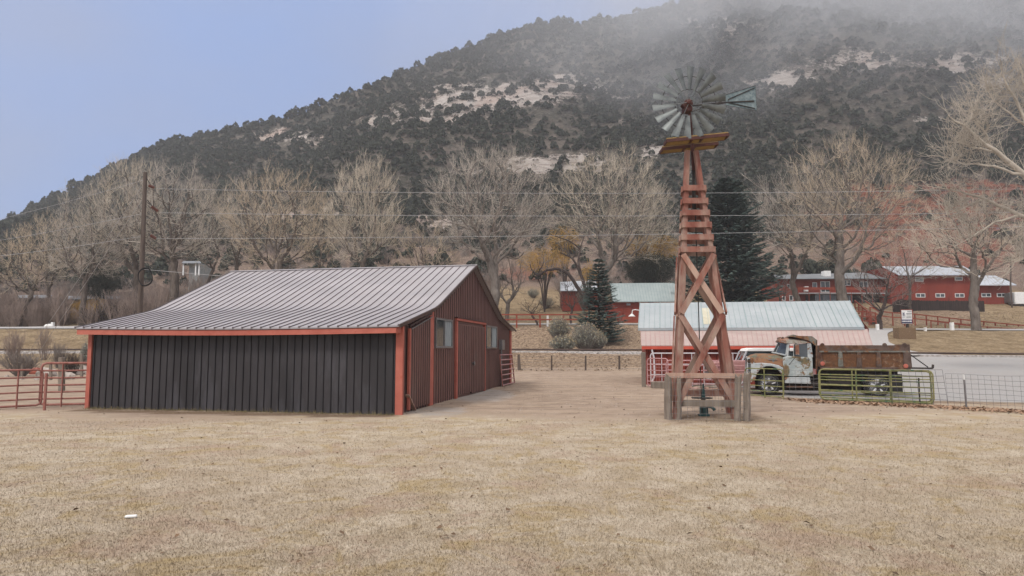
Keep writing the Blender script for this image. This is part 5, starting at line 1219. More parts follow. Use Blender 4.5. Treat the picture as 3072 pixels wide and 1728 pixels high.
# small white utility boxes
def ubox(x0, y0, x1, y1, Y, label, nm='utility_box'):
    a, b = at(x0, y0, Y), at(x1, y1, Y); g = height(a.x, Y); o = MB().box(((a.x+b.x)/2, Y, (a.z+min(b.z, g))/2), (b.x-a.x, .4, a.z-min(b.z, g)+.1)).build(nm, M['white'], loc=(a.x, Y, g), bevel=.03); tag(o, label, 'utility box')
ubox(*q6(1187, 700), *q6(1210, 752), 86, 'white utility box at the foot of the vase shaped tree')
ubox(*q6(1883, 685), *q6(1914, 758), 86, 'tall white utility box beside the road right of the sign')
ubox(*q6(1640, 732), *q6(1656, 757), 86, 'little white utility box beside the road just right of the sign')
ubox(1640, 948, 1646, 970, 87, 'narrow white utility box behind the rail fence left of the sagebrush')
ubox(155, 968, 161, 985, 95, 'thin white utility post beside the road near the guy wires')
ubox(174, 979, 177, 985, 95, 'very short white stub beside the road near the guy wires')
q = gp(148, 95); bm_ = MB().lathe(q-Vector((0, 0, .1)), (0, 0, 1), [(0,.7),(.3,.65),(.5,.45),(.58,.15)], 16); o = bm_.build('propane_dome', M['white'], loc=q, smooth=True); tag(o, 'low white dome beside the road at the foot of the guy wires', 'tank')
q = at(1498, 930, 96); 
# ---------------------------------------------------------------- utility pole, insulators, wires
Yp = 46.0
pb_ = at(423, 952, Yp); pb_.z = height(pb_.x, Yp); ptp = at(436, 517, Yp)
pole = empty('utility_pole', pb_, 'tall weathered wooden power pole rising behind the barn roof', 'utility pole')
MB().tube([Vector((pb_.x-.12, Yp, pb_.z-.2)), lerp(pb_, ptp, .5), ptp], [.18, .155, .125], 12).build('shaft', M['pole'], pole, smooth=True)
ins = [((440, 535), (455, 560), (470, 566)), ((442, 600), (462, 625), (481, 638)), ((446, 700), (452, 706), (468, 716))]
Yw2 = 60.0
ends = [(3500, 556), (3500, 628), (3500, 668)]; mids = [(2140, 579), (2140, 647), (2140, 700)]
lends = [(-400, 742), (-400, 771), (-400, 798)]
wl = ['top pale wire of the three spanning the picture from the pole', 'middle pale wire of the three spanning the picture from the pole', 'lowest pale wire of the three spanning the picture from the pole']
ll = ['highest wire running from the pole to the left edge', 'middle wire running from the pole to the left edge', 'lowest wire running from the pole to the left edge']
for k, (a, b, c) in enumerate(ins):
    pa, pb2, pc = at(*a, Yp), at(*b, Yp), at(*c, Yp)
    mb = MB(); mb.tube([pa, pb2], .03, 6); mb.build('insulator_link', M['darkiron'], pole)
    ax = (pc-pb2).normalized(); Ln = (pc-pb2).length; pr = []
    for j in range(5): s = Ln*(.1+j*.18); pr += [(s, .03), (s+.02, .11), (s+.05, .10), (s+.07, .03)]
    MB().lathe(pb2-ax*(.25 if k < 2 else .05), ax, [(q_*1.15, r_) for q_, r_ in pr], 12).build('insulator', M['insul'], pole, smooth=True)
    m_ = at(*mids[k], 46); e_ = at(*ends[k], 46)
    def cat3(p0, p1, p2, n_=26):  # quadratic through 3 points
        out = []; xm = (p1.x-p0.x)/(p2.x-p0.x)
        for i in range(n_):
            t = i/(n_-1.0); l0 = (t-xm)*(t-1)/(xm); l1 = t*(t-1)/(xm*(xm-1)); l2 = t*(t-xm)/(1-xm)
            out.append(Vector((p0.x+(p2.x-p0.x)*t, p0.y+(p2.y-p0.y)*t, p0.z*l0+p1.z*l1+p2.z*l2)))
        return out
    o = MB().tube(cat3(pc, m_, e_), .011, 4, cap=False).build('power_line', M['wire'], loc=pc); tag(o, wl[k], 'power line')
    p0 = at(431, (540, 640, 708)[k], Yp); lk = at(*lends[k], 62); mid = lerp(p0, lk, .5)-Vector((0, 0, .35))
    o = MB().tube(cat3(p0, mid, lk, 14), .011, 4, cap=False).build('power_line', M['wire'], loc=p0); tag(o, ll[k], 'power line')
p0 = at(428, 808, Yp); e_ = at(1100, 848, 46.5)
o = MB().tube([p0, lerp(p0, e_, .5)-Vector((0, 0, .2)), e_], .012, 4).build('service_wire', M['wire'], loc=p0); tag(o, 'thin low service wire leaving the pole just above the coiled cable', 'power line')
p0 = at(426, 808, Yp); e_ = at(360, 815, 46.5)
for x0, y0, x1, y1, lb in ((425, 560, 135, 985, 'left one of the two slanting guy wires of the power pole'), (426, 600, 165, 985, 'right one of the two slanting guy wires of the power pole')):
    a, b = at(x0, y0, Yp), at(x1, y1, 60); b.z = height(b.x, 60); b = at(x1, y1, 60); o = MB().tube([a, b, b+(b-a)*.25], .016, 4).build('guy_wire', M['wire'], loc=a); tag(o, lb, 'guy wire')
c = at(436, 832, Yp-.3); rg = [c+Vector((.48*math.cos(a), -.05*math.sin(3*a), .60*math.sin(a))) for a in [2*math.pi*k/28 for k in range(28)]]
mb = MB(); 
for d_ in (0, .05, .1): mb.tube([p_+Vector((d_*.4, -d_, d_*.5)) for p_ in rg], .028, 5, closed=True)
mb.build('cable_coil', M['rubber'], pole)
# far mast on the right edge of the lodge area and the bracket sign on the slope
a = at(*q6(2450, 330), 118); b = at(*q6(2453, 60), 118); o = MB().tube([a-Vector((0, 0, 5)), a, b], .13, 8).build('wooden_mast', M['pole'], loc=a-Vector((0, 0, 5))); tag(o, 'plain wooden utility mast behind the right end of the red hall', 'utility pole')
# ---------------------------------------------------------------- vegetation
def tubes_np(branches, sides):
    """branches: list of (points list, radii list) -> vertex and quad arrays"""
    groups = {}
    for P, r in branches: groups.setdefault(len(P), []).append((P, r))
    VV = []; FF = []; base = 0
    ang = np.arange(sides)*2*np.pi/sides; ca, sa = np.cos(ang), np.sin(ang)
    for n_, lst in groups.items():
        P = np.array([b[0] for b in lst], dtype=np.float64); Rr = np.array([b[1] for b in lst]); m = len(lst)
        T_ = np.empty_like(P); T_[:, 1:-1] = P[:, 2:]-P[:, :-2]; T_[:, 0] = P[:, 1]-P[:, 0]; T_[:, -1] = P[:, -1]-P[:, -2]
        T_ /= np.linalg.norm(T_, axis=2, keepdims=True)+1e-9
        mean = T_.mean(1); ref = np.zeros((m, 3)); k = np.abs(mean[:, 2]) < .75; ref[k, 2] = 1; ref[~k, 0] = 1
        ref = np.repeat(ref[:, None, :], n_, 1); U = np.cross(T_, ref); U /= np.linalg.norm(U, axis=2, keepdims=True)+1e-9; Vv = np.cross(T_, U)
        ring = P[:, :, None, :]+Rr[:, :, None, None]*(U[:, :, None, :]*ca[None, None, :, None]+Vv[:, :, None, :]*sa[None, None, :, None])
        idx = base+np.arange(m*n_*sides).reshape(m, n_, sides); nx = np.roll(idx, -1, 2)
        FF.append(np.stack([idx[:, :-1], nx[:, :-1], nx[:, 1:], idx[:, 1:]], -1).reshape(-1, 4)); VV.append(ring.reshape(-1, 3)); base += m*n_*sides
    return np.concatenate(VV), np.concatenate(FF)
def dendrite(seed, base, H_, XL, XR, fork=.27, cb=.30, n_=620, bf=.42, r0=.35, lean=(0, 0), twl=.070, rt=.011, nlimb=5, depth=.8, ntw=3, up=.34):
    """bare tree in metres: a minimum-cost arbor through points scattered in a lumpy crown; returns thick, thin chains"""
    rs = np.random.RandomState(seed); rd = random.Random(seed); W_ = (XR-XL)/2*1.03; cx = (XL+XR)/2; top = H_*.965; bot = H_*cb; cz = bot+(top-bot)*.46; Dp = W_*depth
    fx, fy = lean[0]*H_*fork, lean[1]*H_*fork
    T_ = [np.array([fx*f*f+math.sin(f*5+seed)*.012*H_*f, fy*f*f, H_*fork*f-.15*(f == 0)]) for f in fr(0, 1, 7)]
    P = []
    while len(P) < n_:
        u = rs.normal(size=3); u /= np.linalg.norm(u); r_ = rs.rand()**.42
        lump = .84+.30*mnoise.noise(Vector((u[0]*1.7+seed, u[1]*1.7, u[2]*1.7)))+.16*mnoise.noise(Vector((u[0]*4+seed, u[1]*4, u[2]*4)))
        q = u*r_*lump*1.12; z = cz+q[2]*((top-cz) if q[2] > 0 else (cz-bot))
        if z < bot*.8: continue
        P.append((cx+q[0]*W_, q[1]*Dp, z))
    P = np.array(P); pts = [t for t in T_]; par = [-1]+list(range(len(T_)-1)); plen = [0.0]; 
    for i in range(1, len(T_)): plen.append(plen[-1]+float(np.linalg.norm(T_[i]-T_[i-1]))*.35)
    best = np.full(len(P), 1e9); bpar = np.zeros(len(P), int); done = np.zeros(len(P), bool)
    def relax(i):
        d = np.linalg.norm((P-pts[i])*np.array([1, 1, 1.0]), axis=1); below = np.clip(pts[i][2]-P[:, 2], 0, None); c = d+bf*(plen[i]+d)+below*.5
        m = (c < best) & ~done; best[m] = c[m]; bpar[m] = i
    for i in range(len(T_)-3, len(T_)): relax(i)
    for _ in range(len(P)):
        k = int(np.argmin(np.where(done, 1e9, best))); done[k] = True; i = len(pts); pts.append(P[k].copy()); par.append(int(bpar[k])); plen.append(plen[par[-1]]+float(np.linalg.norm(P[k]-pts[par[-1]]))); relax(i)
    n2 = len(pts); ch = [[] for _ in range(n2)]
    for i in range(1, n2): ch[par[i]].append(i)
    R_ = np.zeros(n2)
    for i in range(n2-1, 0, -1):
        if not ch[i]: R_[i] = rt**2.05
        R_[par[i]] += R_[i]
    R_ = R_**(1/2.05); R_[0] = R_[1]; sc = r0/R_[1]; R_ = R_*(sc*(R_/R_[1])**.0); R_ = np.maximum(R_*(.78+.22*(R_/r0)), rt); R_[:len(T_)] = np.maximum(R_[:len(T_)], r0*.8)
    A = np.array(pts)
    for _ in range(3):
        B = A.copy()
        for i in range(len(T_), n2):
            if ch[i]: c = max(ch[i], key=lambda c: R_[c]); B[i] = A[i]*.5+(A[par[i]]+A[c])*.25
        A = B
    A[0, 2] -= .2; R_[0] *= 1.45; thick = []; thin = []
    def chain(i0, parent):
        out = [parent, i0]; i = i0
        while ch[i]:
            c = max(ch[i], key=lambda c: R_[c]); 
            for o in ch[i]:
                if o != c: stack.append((o, i))
            out.append(c); i = c
        return out
    stack = [(1, 0)]
    while stack:
        i0, p0 = stack.pop(); c = chain(i0, p0); pp = []; rr = []
        for k in range(len(c)-1):
            a_, b_ = A[c[k]], A[c[k+1]]; ra, rb = R_[c[k]] if k else min(R_[c[0]], R_[c[1]]*1.25), R_[c[k+1]]; ln = float(np.linalg.norm(b_-a_))
            pp.append(a_); rr.append(ra); pp.append((a_+b_)/2+rs.normal(size=3)*ln*.07); rr.append((ra+rb)/2)
        pp.append(A[c[-1]]); rr.append(R_[c[-1]])
        (thick if rr[1] > .042 else thin).append((pp, rr))
    C_ = np.array([cx, 0, bot+(top-bot)*.25])
    for i in range(len(T_), n2):
        if R_[i] > .07: continue
        q_ = (A[i]-np.array([cx, 0, cz]))/np.array([W_, Dp, (top-cz) if A[i, 2] > cz else (cz-bot)]); rn = float(np.linalg.norm(q_)); m_ = 0 if rn < .42 else 1 if rn < .62 else ntw
        for k in range(m_ if ch[i] else m_+2):
            o = A[i]-C_; o /= np.linalg.norm(o)+1e-6; d = o*.75+np.array([0, 0, up])+rs.normal(size=3)*.42; d /= np.linalg.norm(d); L_ = twl*H_*rd.uniform(.45, 1.1)
            p = A[i]; q1 = p+d*L_*.35; d = d+np.array([0, 0, .18])+rs.normal(size=3)*.12; q2 = q1+d*L_*.35; q3 = q2+(d+np.array([0, 0, .15]))*L_*.3; thin.append(([p, q1, q2, q3], [rt*1.0, rt*.95, rt*.85, rt*.6]))
            for f in range(2):
                s = rd.choice((q1, q2)); e_ = d*.8+rs.normal(size=3)*.5+np.array([0, 0, .2]); e_ /= np.linalg.norm(e_); thin.append(([s, s+e_*L_*.25, s+e_*L_*.45+np.array([0, 0, L_*.05])], [rt*.75, rt*.65, rt*.4]))
    off = np.array(base)
    f_ = lambda br: [(np.array(p)+off, r_) for p, r_ in br]
    return f_(thick), f_(thin)
def bare_tree(name, label, xb, Y, yb, ytop, xl, xr, seed, cat='tree', bark='bark', twig='twig', group=None, **kw):
    base = gp(xb, Y); H_ = at(xb, ytop, Y).z-base.z; XL, XR = at(xl, 800, Y).x-base.x, at(xr, 800, Y).x-base.x
    kw.setdefault('rt', .0115); thick, thin = dendrite(seed, base, H_, XL, XR, **kw)
    e = empty(name, base, label, cat, group); V1, F1 = tubes_np(thick, 7); V2, F2 = tubes_np(thin, 3)
    mesh_np('trunk', V1, F1, M[bark], e, smooth=True); mesh_np('crown', V2, F2, M[twig], e)
    return e
TR = dict(n_=680)
CT = [ # xb, Y, ytop, xl, xr (overview coordinates), label, params
 (432, 100, 398, 300, 560, 'thick forked bare cottonwood standing just right of the power pole', dict(seed=11, fork=.30, r0=.62)),
 (340, 104, 392, 205, 420, 'crooked bare cottonwood just left of the power pole', dict(seed=12, fork=.30, r0=.5)),
 (703, 98, 402, 556, 826, 'broad bare cottonwood with a low fork behind the middle of the barn roof', dict(seed=13, fork=.22, r0=.5)),
 (640, 106, 430, 540, 700, 'slanting bare tree left of the broad cottonwood behind the barn roof', dict(seed=14, fork=.25, r0=.3, lean=(-.5, 0), n_=300)),
 (905, 96, 376, 815, 1010, 'tall narrow bare tree with upright twigs behind the right half of the barn roof', dict(seed=15, fork=.2, r0=.34, up=.8)),
 (1062, 102, 545, 985, 1160, 'small bare tree behind the barn ridge, lower than its neighbours', dict(seed=16, fork=.2, r0=.28, n_=300)),
 (1243, 94, 350, 1062, 1408, 'great bare cottonwood with a pale trunk just right of the barn gable', dict(seed=17, fork=.25, r0=.62, n_=920)),
 (1512, 104, 356, 1386, 1702, 'wide rounded bare cottonwood behind the small spruce', dict(seed=18, fork=.22, r0=.6, n_=920)),
 (2122, 100, 326, 1975, 2318, 'huge bare cottonwood with a massive trunk in front of the lodge', dict(seed=19, fork=.24, r0=.72, n_=920)),
 (2012, 108, 395, 1878, 2120, 'twin limbed bare cottonwood between the big spruce and the lodge', dict(seed=20, fork=.2, r0=.45, lean=(-.2, 0))),
 (2456, 88, 480, 2290, 2600, 'thick pale barked bare tree beside the road in front of the red hall', dict(seed=21, fork=.30, r0=.55, cb=.38)),
 (50, 100, 560, -40, 150, 'bent bare tree with a curved trunk at the left edge', dict(seed=22, fork=.3, r0=.32, lean=(.25, 0), n_=380)),
 (205, 100, 480, 110, 330, 'bare tree with a dark leaning trunk between the left edge and the power pole', dict(seed=23, fork=.3, r0=.4)),
 (120, 106, 520, 40, 210, 'slender bare tree left of the guy wires', dict(seed=25, fork=.3, r0=.25, n_=340)),
 (520, 112, 440, 450, 600, 'hazy bare tree standing between the power pole and the broad cottonwood', dict(seed=27, fork=.25, r0=.25, n_=320)),
 (800, 110, 470, 740, 860, 'slim bare tree between the broad cottonwood and the narrow upright one', dict(seed=28, fork=.25, r0=.22, n_=260)),
 (1600, 112, 470, 1540, 1720, 'bare tree filling the gap immediately left of the windmill tower', dict(seed=26, fork=.22, r0=.3, n_=380)),
 (2290, 112, 560, 2210, 2380, 'greyish bare tree behind the sign between the lodge and the red hall', dict(seed=29, fork=.25, r0=.22, n_=300)),
]
for xb, Y, yt, xl, xr, lb, kw in CT:
    k = dict(TR); k.update(kw); k.setdefault('bark', 'bark' if k['seed'] in (17, 19, 21, 18) else 'barkbrown'); k.setdefault('twig', ('twig', 'twigwarm', 'twigdull')[k['seed'] % 3]); bare_tree('cottonwood_tree', lb, xb*D, Y, None, yt*D, xl*D, xr*D, **k)
bare_tree('bare_tree', 'vase shaped little bare tree above the white utility box', 2214*D, 88, None, 640*D, 2130*D, 2300*D, 31, bark='barkdark', twig='twiggrey', fork=.16, cb=.25, n_=340, r0=.3, rt=.010, up=.8)
bare_tree('bare_tree', 'small dark bare tree in front of the red outbuilding', 1436*D, 92, None, 700*D, 1392*D, 1482*D, 32, bark='barkdark', twig='barkdark', fork=.2, cb=.3, n_=110, r0=.16, rt=.016, ntw=1)
bare_tree('bare_tree', 'stunted leaning bare tree beside the rail fence near the barn gable', 1352*D, 88, None, 745*D, 1305*D, 1372*D, 33, bark='barkdark', twig='barkdark', fork=.3, n_=80, r0=.14, lean=(-.6, 0), rt=.014, ntw=1)
bare_tree('bare_tree', 'thin bare tree rising in front of the lodge left end', 1962*D, 112, None, 690*D, 1935*D, 1995*D, 34, bark='barkdark', twig='twiggrey', fork=.3, n_=140, r0=.16)
bare_tree('bare_tree', 'forked bare tree beside the great cottonwood near the barn gable', 1276*D, 100, None, 640*D, 1240*D, 1335*D, 35, bark='bark', twig='twiggrey', fork=.25, n_=160, r0=.3)
# arching dark tree left of the small spruce : trunk drawn limb by limb
def limb_tree(name, label, cat, Y, limbs, foot, bark='barkdark', twig='twiggrey', tw=(), seed=1, tl=1.6, nper=14, trad=.02):
    base = gp(foot, Y); e = empty(name, base, label, cat); rd = random.Random(seed); br = []; tws = []
    for pts, ra, rb in limbs:
        P = [at(x*D, y*D, Y+dy) for x, y, dy in pts]; Q = []; 
        for i in range(len(P)-1):
            for f in (0, .33, .66): Q.append(P[i].lerp(P[i+1], f)+Vector((rd.uniform(-.06, .06), rd.uniform(-.1, .1), rd.uniform(-.06, .06))))
        Q.append(P[-1]); n_ = len(Q); rr = [ra+(rb-ra)*i/(n_-1) for i in range(n_)]; br.append((Q, rr))
        for k in range(nper):
            f = rd.uniform(.35, 1); i = min(int(f*(n_-1)), n_-2); p = Q[i].lerp(Q[i+1], rd.random()); d = Vector((rd.gauss(0, 1), rd.gauss(0, .7), rd.gauss(.5, .8))).normalized(); L_ = tl*rd.uniform(.4, 1.1); T1 = [p]; 
            for s_ in range(3): d = (d+Vector((rd.gauss(0, .3), rd.gauss(0, .3), rd.gauss(.1, .3)))).normalized(); T1.append(T1[-1]+d*L_/3)
            tws.append((T1, [trad*1.8, trad*1.5, trad*1.2, trad]))
            for q in range(4):
                f2 = rd.uniform(.2, 1)*3; j = min(int(f2), 2); p2 = T1[j].lerp(T1[j+1], f2-j); d2 = (d+Vector((rd.gauss(0, .7), rd.gauss(0, .7), rd.gauss(.2, .6)))).normalized(); tws.append(([p2, p2+d2*L_*.22, p2+d2*L_*.4+Vector((0, 0, L_*.05)), p2+d2*L_*.55+Vector((0, 0, L_*.12))], [trad*.9]*4))
    V_, F_ = tubes_np(br, 7); mesh_np('trunk', V_, F_, M[bark], e, smooth=True); V_, F_ = tubes_np(tws, 3); mesh_np('crown', V_, F_, M[twig], e); return e
limb_tree('arching_tree', 'dark leaning tree whose long bough arches over the red outbuilding', 'tree', 96, [
  ([(1478, 770, 0), (1462, 735, 0), (1430, 690, -.5), (1405, 676, -1), (1375, 680, -1.5), (1352, 692, -2), (1340, 682, -2), (1333, 665, -2)], .32, .05),
  ([(1478, 770, 0), (1474, 735, 0), (1462, 690, .5), (1440, 650, 1), (1410, 635, 1)], .32, .08),
  ([(1468, 715, 0), (1455, 660, 0), (1460, 625, 1), (1430, 605, 1), (1385, 590, 1)], .2, .05),
  ([(1440, 650, 1), (1462, 620, 2), (1470, 590, 2)], .12, .04), ([(1352, 692, -2), (1362, 672, -2), (1368, 660, -2)], .08, .03), ([(1430, 690, -.5), (1418, 680, -.5), (1408, 690, -.5)], .06, .03)], 1478*D, seed=4, nper=12)
# overhanging pale tree whose boughs reach in from the right
limb_tree('overhanging_tree', 'nearby pale barked tree reaching into the picture from the right edge', 'tree', 44, [
  ([(2760, 900, 0), (2730, 760, 0), (2690, 620, 0), (2640, 520, 0), (2576, 440, -.5), (2500, 380, -1), (2440, 330, -1.5), (2385, 290, -2)], .42, .03),
  ([(2690, 620, 0), (2640, 560, .5), (2560, 540, 1), (2480, 500, 1), (2410, 480, 1), (2360, 470, 1)], .2, .025),
  ([(2640, 520, 0), (2620, 400, .5), (2590, 320, .5), (2560, 260, .5), (2530, 210, 0), (2520, 170, 0)], .2, .025),
  ([(2620, 400, .5), (2600, 280, .5), (2580, 220, .5), (2566, 165, .5)], .12, .02), ([(2590, 320, 1), (2540, 290, 1), (2500, 250, 1), (2480, 215, 1)], .09, .02),
  ([(2576, 440, -.5), (2500, 420, -1), (2430, 410, -1), (2375, 395, -1)], .10, .02), ([(2500, 380, -1), (2450, 370, -1.5), (2400, 350, -2)], .07, .02),
  ([(2560, 540, 1), (2500, 560, 1), (2440, 600, 1), (2400, 620, 1)], .08, .02), ([(2480, 500, 1), (2430, 520, 1), (2380, 540, 1)], .06, .02), ([(2500, 380, -1), (2480, 340, -1), (2440, 290, -1), (2445, 260, -1)], .07, .02),
  ([(2690, 620, 0), (2650, 640, 0), (2600, 640, 0), (2550, 660, 0)], .09, .02)], 2765*D, bark='barkpale', twig='barkpale', seed=8, tl=1.9, nper=52, trad=.010)
# conifers
def conifer(name, label, xb, Y, ytop, halfw_px, seed, lean=0, skirt=.05, cat='tree', mat='spruce', nlev=46, per=15, nq=12, shape=.9, yb=None):
    rd = random.Random(seed); b = gp(xb, Y); H_ = at(xb, ytop, Y).z-b.z; Rm = halfw_px/FPX*Y
    e = empty(name, b, label, cat); MB().tube([b-Vector((0, 0, .2)), b+Vector((0, 0, H_*.5)), b+Vector((0, 0, H_*.97))], [H_*.018, H_*.011, .02], 8).build('trunk', M['barkdark'], e, smooth=True)
    P = []; NQ = []
    for l in range(nlev):
        f = (l+rd.random()*.6)/nlev; z = H_*(skirt+(1-skirt)*f); rad = Rm*((1-f)**shape)*rd.uniform(.62, 1.08)+.05; n_ = max(4, int(per*(1-f*.55)))
        ph = rd.uniform(0, 6.28); sec = rd.uniform(0, 6.28)
        for k in range(n_):
            a = ph+2*math.pi*k/n_+rd.uniform(-.15, .15); L_ = rad*rd.uniform(.7, 1.1)*(1+.14*math.sin(a*2+sec)); dr = -.30*(1-f)-.05; m = max(3, int(nq*(.35+.65*(1-f))))
            for q in range(m):
                g = .22+.78*(q+rd.random()*.7)/m; x = L_*g; zz = z+dr*L_*g+.30*L_*g**2.5
                sp = .12*L_*(1.1-g)+.07; side = rd.uniform(-1, 1)*sp
                c = (b.x+math.cos(a)*x-math.sin(a)*side, b.y+math.sin(a)*x+math.cos(a)*side, b.z+zz-abs(side)*.25)
                s_ = rd.uniform(.55, 1.15)*(.16+.045*Rm); P.append((c, a+rd.uniform(-.6, .6), s_, rd.uniform(-.35, .15)))
    n_ = len(P); C = np.array([p[0] for p in P]); A_ = np.array([p[1] for p in P]); S_ = np.array([p[2] for p in P]); T_ = np.array([p[3] for p in P])
    dx = np.stack([np.cos(A_)*np.cos(T_), np.sin(A_)*np.cos(T_), np.sin(T_)], 1); dy = np.stack([-np.sin(A_), np.cos(A_), np.zeros(n_)], 1)
    up_ = np.cross(dx, dy)
    V = np.stack([C-dx*S_[:, None]*.9-dy*S_[:, None]*.10, C-dy*S_[:, None]*.42-up_*S_[:, None]*.16, C+dx*S_[:, None]*1.1, C+dy*S_[:, None]*.42-up_*S_[:, None]*.16], 1).reshape(-1, 3)
    F = np.arange(n_*4).reshape(-1, 4); mesh_np('crown', V, F, M[mat], e); return e
conifer('spruce_tree', 'small dense spruce growing on the bank beside the sagebrush', 1508*D, 80, 648*D, 80*D, 3, nlev=34, per=15, nq=26, shape=.62, skirt=.03)
conifer('spruce_tree', 'tall dark blue spruce standing right behind the windmill tower', 1838*D, 96, 446*D, 168*D, 4, nlev=50, per=18, nq=42, shape=.55, skirt=.02)
# ---- juniper / pinyon prototypes: leaf clumps on a lumpy crown
def juniper_proto(seed, n_, q=.16, squat=1.0, tall=False):
    rd = np.random.RandomState(seed); lob = rd.normal(size=(7, 3)); lob /= np.linalg.norm(lob, axis=1)[:, None]; C = []
    u = rd.normal(size=(n_, 3)); u /= np.linalg.norm(u, axis=1)[:, None]; u[:, 2] = np.abs(u[:, 2])*1.1-.25
    bulge = 1+.28*np.max(np.clip(u@lob.T, 0, 1)**6, axis=1)-.08; r = bulge*(.55+.45*rd.rand(n_)**.35)
    c = u*r[:, None]; c[:, 2] = c[:, 2]*squat+.45*squat
    if tall: c[:, :2] *= (1.05-.45*np.clip(c[:, 2:3]/(1.6*squat), 0, 1)); 
    a = rd.normal(size=(n_, 3)); a /= np.linalg.norm(a, axis=1)[:, None]; b = np.cross(a, rd.normal(size=(n_, 3))); b /= np.linalg.norm(b, axis=1)[:, None]
    s = q*(.6+.8*rd.rand(n_))[:, None]; V = np.stack([c-a*s-b*s*.6, c+a*s-b*s*.5, c+a*s*.8+b*s*.7, c-a*s*.9+b*s*.6], 1).reshape(-1, 3); return V
protos = [juniper_proto(k, 260, .15, 1.0+.12*(k % 3), tall=(k >= 4)) for k in range(6)]
lowp = [juniper_proto(20+k, 90, .24, 1.05+.15*(k % 3), tall=(k >= 4)) for k in range(6)]
pmesh = []
for k, V in enumerate(protos):
    me = bpy.data.meshes.new('pinyon_tree'); F = np.arange(len(V)).reshape(-1, 4)
    me.vertices.add(len(V)); me.vertices.foreach_set('co', V.astype(np.float32).ravel()); me.loops.add(len(V)); me.loops.foreach_set('vertex_index', F.astype(np.int32).ravel())
    me.polygons.add(len(F)); me.polygons.foreach_set('loop_start', np.arange(0, len(V), 4, dtype=np.int32)); me.polygons.foreach_set('loop_total', np.full(len(F), 4, dtype=np.int32)); me.update(calc_edges=True); me.materials.append(M['juniper']); pmesh.append(me)
rd = random.Random(77); cand = []
def density(x, y, X, Y, z):
    """x, y in overview pixels"""
    dn = .92
    dn *= 1-.86*min(1, rockw(X, Y, z)*1.1)
    dn *= 1-.97*min(1, redw(X, Y, z)*1.2)
    lo = np.interp(x, [0, 200, 400, 600, 1000, 1300, 1700, 2100, 2350, 2576], [640, 610, 560, 530, 545, 520, 580, 500, 460, 455])   # scrub below the woods
    dn *= 1-.72*sm(lo-20, lo+60, y)
    if y < 620: dn *= .85+.5*(nz3(X, Y, .03, 3)+.2)
    return dn
Yv = 150.0
while Yv < YR*1.02:
    st = 2.6+.0022*(Yv-150); Xv = -.86*Yv
    while Xv < .86*Yv:
        X = Xv+rd.uniform(-.5, .5)*st*1.1; Y = Yv+rd.uniform(-.5, .5)*st*1.1; z = height(X, Y); x, y = proj((X, Y, z)); x /= D; y /= D
        if -60 < x < 2640 and y > -60 and rd.random() < density(x, y, X, Y, z):
            r_ = (rd.uniform(.6, 1.2) if rd.random() < .35 else rd.uniform(1.1, 2.3))*(1.35 if rd.random() < .08 else 1)*(rd.uniform(.7, 1.7) if Yv > YR*.955 else 1); cand.append((Y, X, z, r_, rd.randrange(6), rd.uniform(0, 6.28), rd.uniform(.8, 1.25), x, y))
        Xv += st
    Yv += st
cand.sort(key=lambda c: c[0]-c[3]*14)
vis = [c for c in cand if 380 < c[7] < 2540 and c[8] < 520 and not (1650 < c[7] < 1900 and c[8] > 420)]
near = vis[:290]; ids = set(id(c) for c in near); far = [c for c in cand if id(c) not in ids]
for (Y, X, z, r_, k, a, h_, x, y) in near:
    o = bpy.data.objects.new('pinyon_tree', pmesh[k]); COL.objects.link(o); o.location = (X, Y, z-.1*r_); o.scale = (r_, r_, r_*h_); o.rotation_euler = (0, 0, a)
    where = ('beyond the power pole', 'above the left part of the barn roof', 'above the middle of the barn roof', 'above the barn gable', 'left of the windmill platform', 'right of the windmill above the tall spruce', 'above the huge cottonwood by the lodge', 'above the red hall')[int(np.searchsorted([560, 800, 1050, 1350, 1650, 1960, 2320], x))]
    tag(o, ('small ' if r_ < 1.2 else 'bushy ' if k < 4 else 'tall ')+'dark evergreen on the lower mountainside '+where, 'tree', 'evergreens on the lower mountainside '+where)
VV = []
for (Y, X, z, r_, k, a, h_, x, y) in far:
    P = lowp[k]; ca, sa = math.cos(a)*r_, math.sin(a)*r_
    VV.append(np.stack([P[:, 0]*ca-P[:, 1]*sa+X, P[:, 0]*sa+P[:, 1]*ca+Y, P[:, 2]*r_*h_+z-.1*r_], 1))
VV = np.concatenate(VV); o = mesh_np('mountain_woods', VV, np.arange(len(VV)).reshape(-1, 4), M['juniper']); tag(o, 'distant evergreen woods covering the misty mountain', 'woods', kind='stuff')
VV = []
for _ in range(9000):
    Y = rd.uniform(185, YR); X = rd.uniform(-.8, .8)*Y; z = height(X, Y); x, y = proj((X, Y, z))
    if y < -50: continue
    P = lowp[rd.randrange(6)][:120]; r_ = rd.uniform(.5, 1.25); VV.append(P*np.array([r_, r_, r_*.7])+np.array([X, Y, z-.05]))
VV = np.concatenate(VV); M['scrub'] = pm('grey_scrub', (.095,.085,.072), (.17,.15,.13), .3, .9); tag(mesh_np('mountain_scrub', VV, np.arange(len(VV)).reshape(-1, 4), M['scrub']), 'low grey scrub scattered between the evergreens of the mountain', 'scrub', kind='stuff')
print('junipers', len(near), len(far))
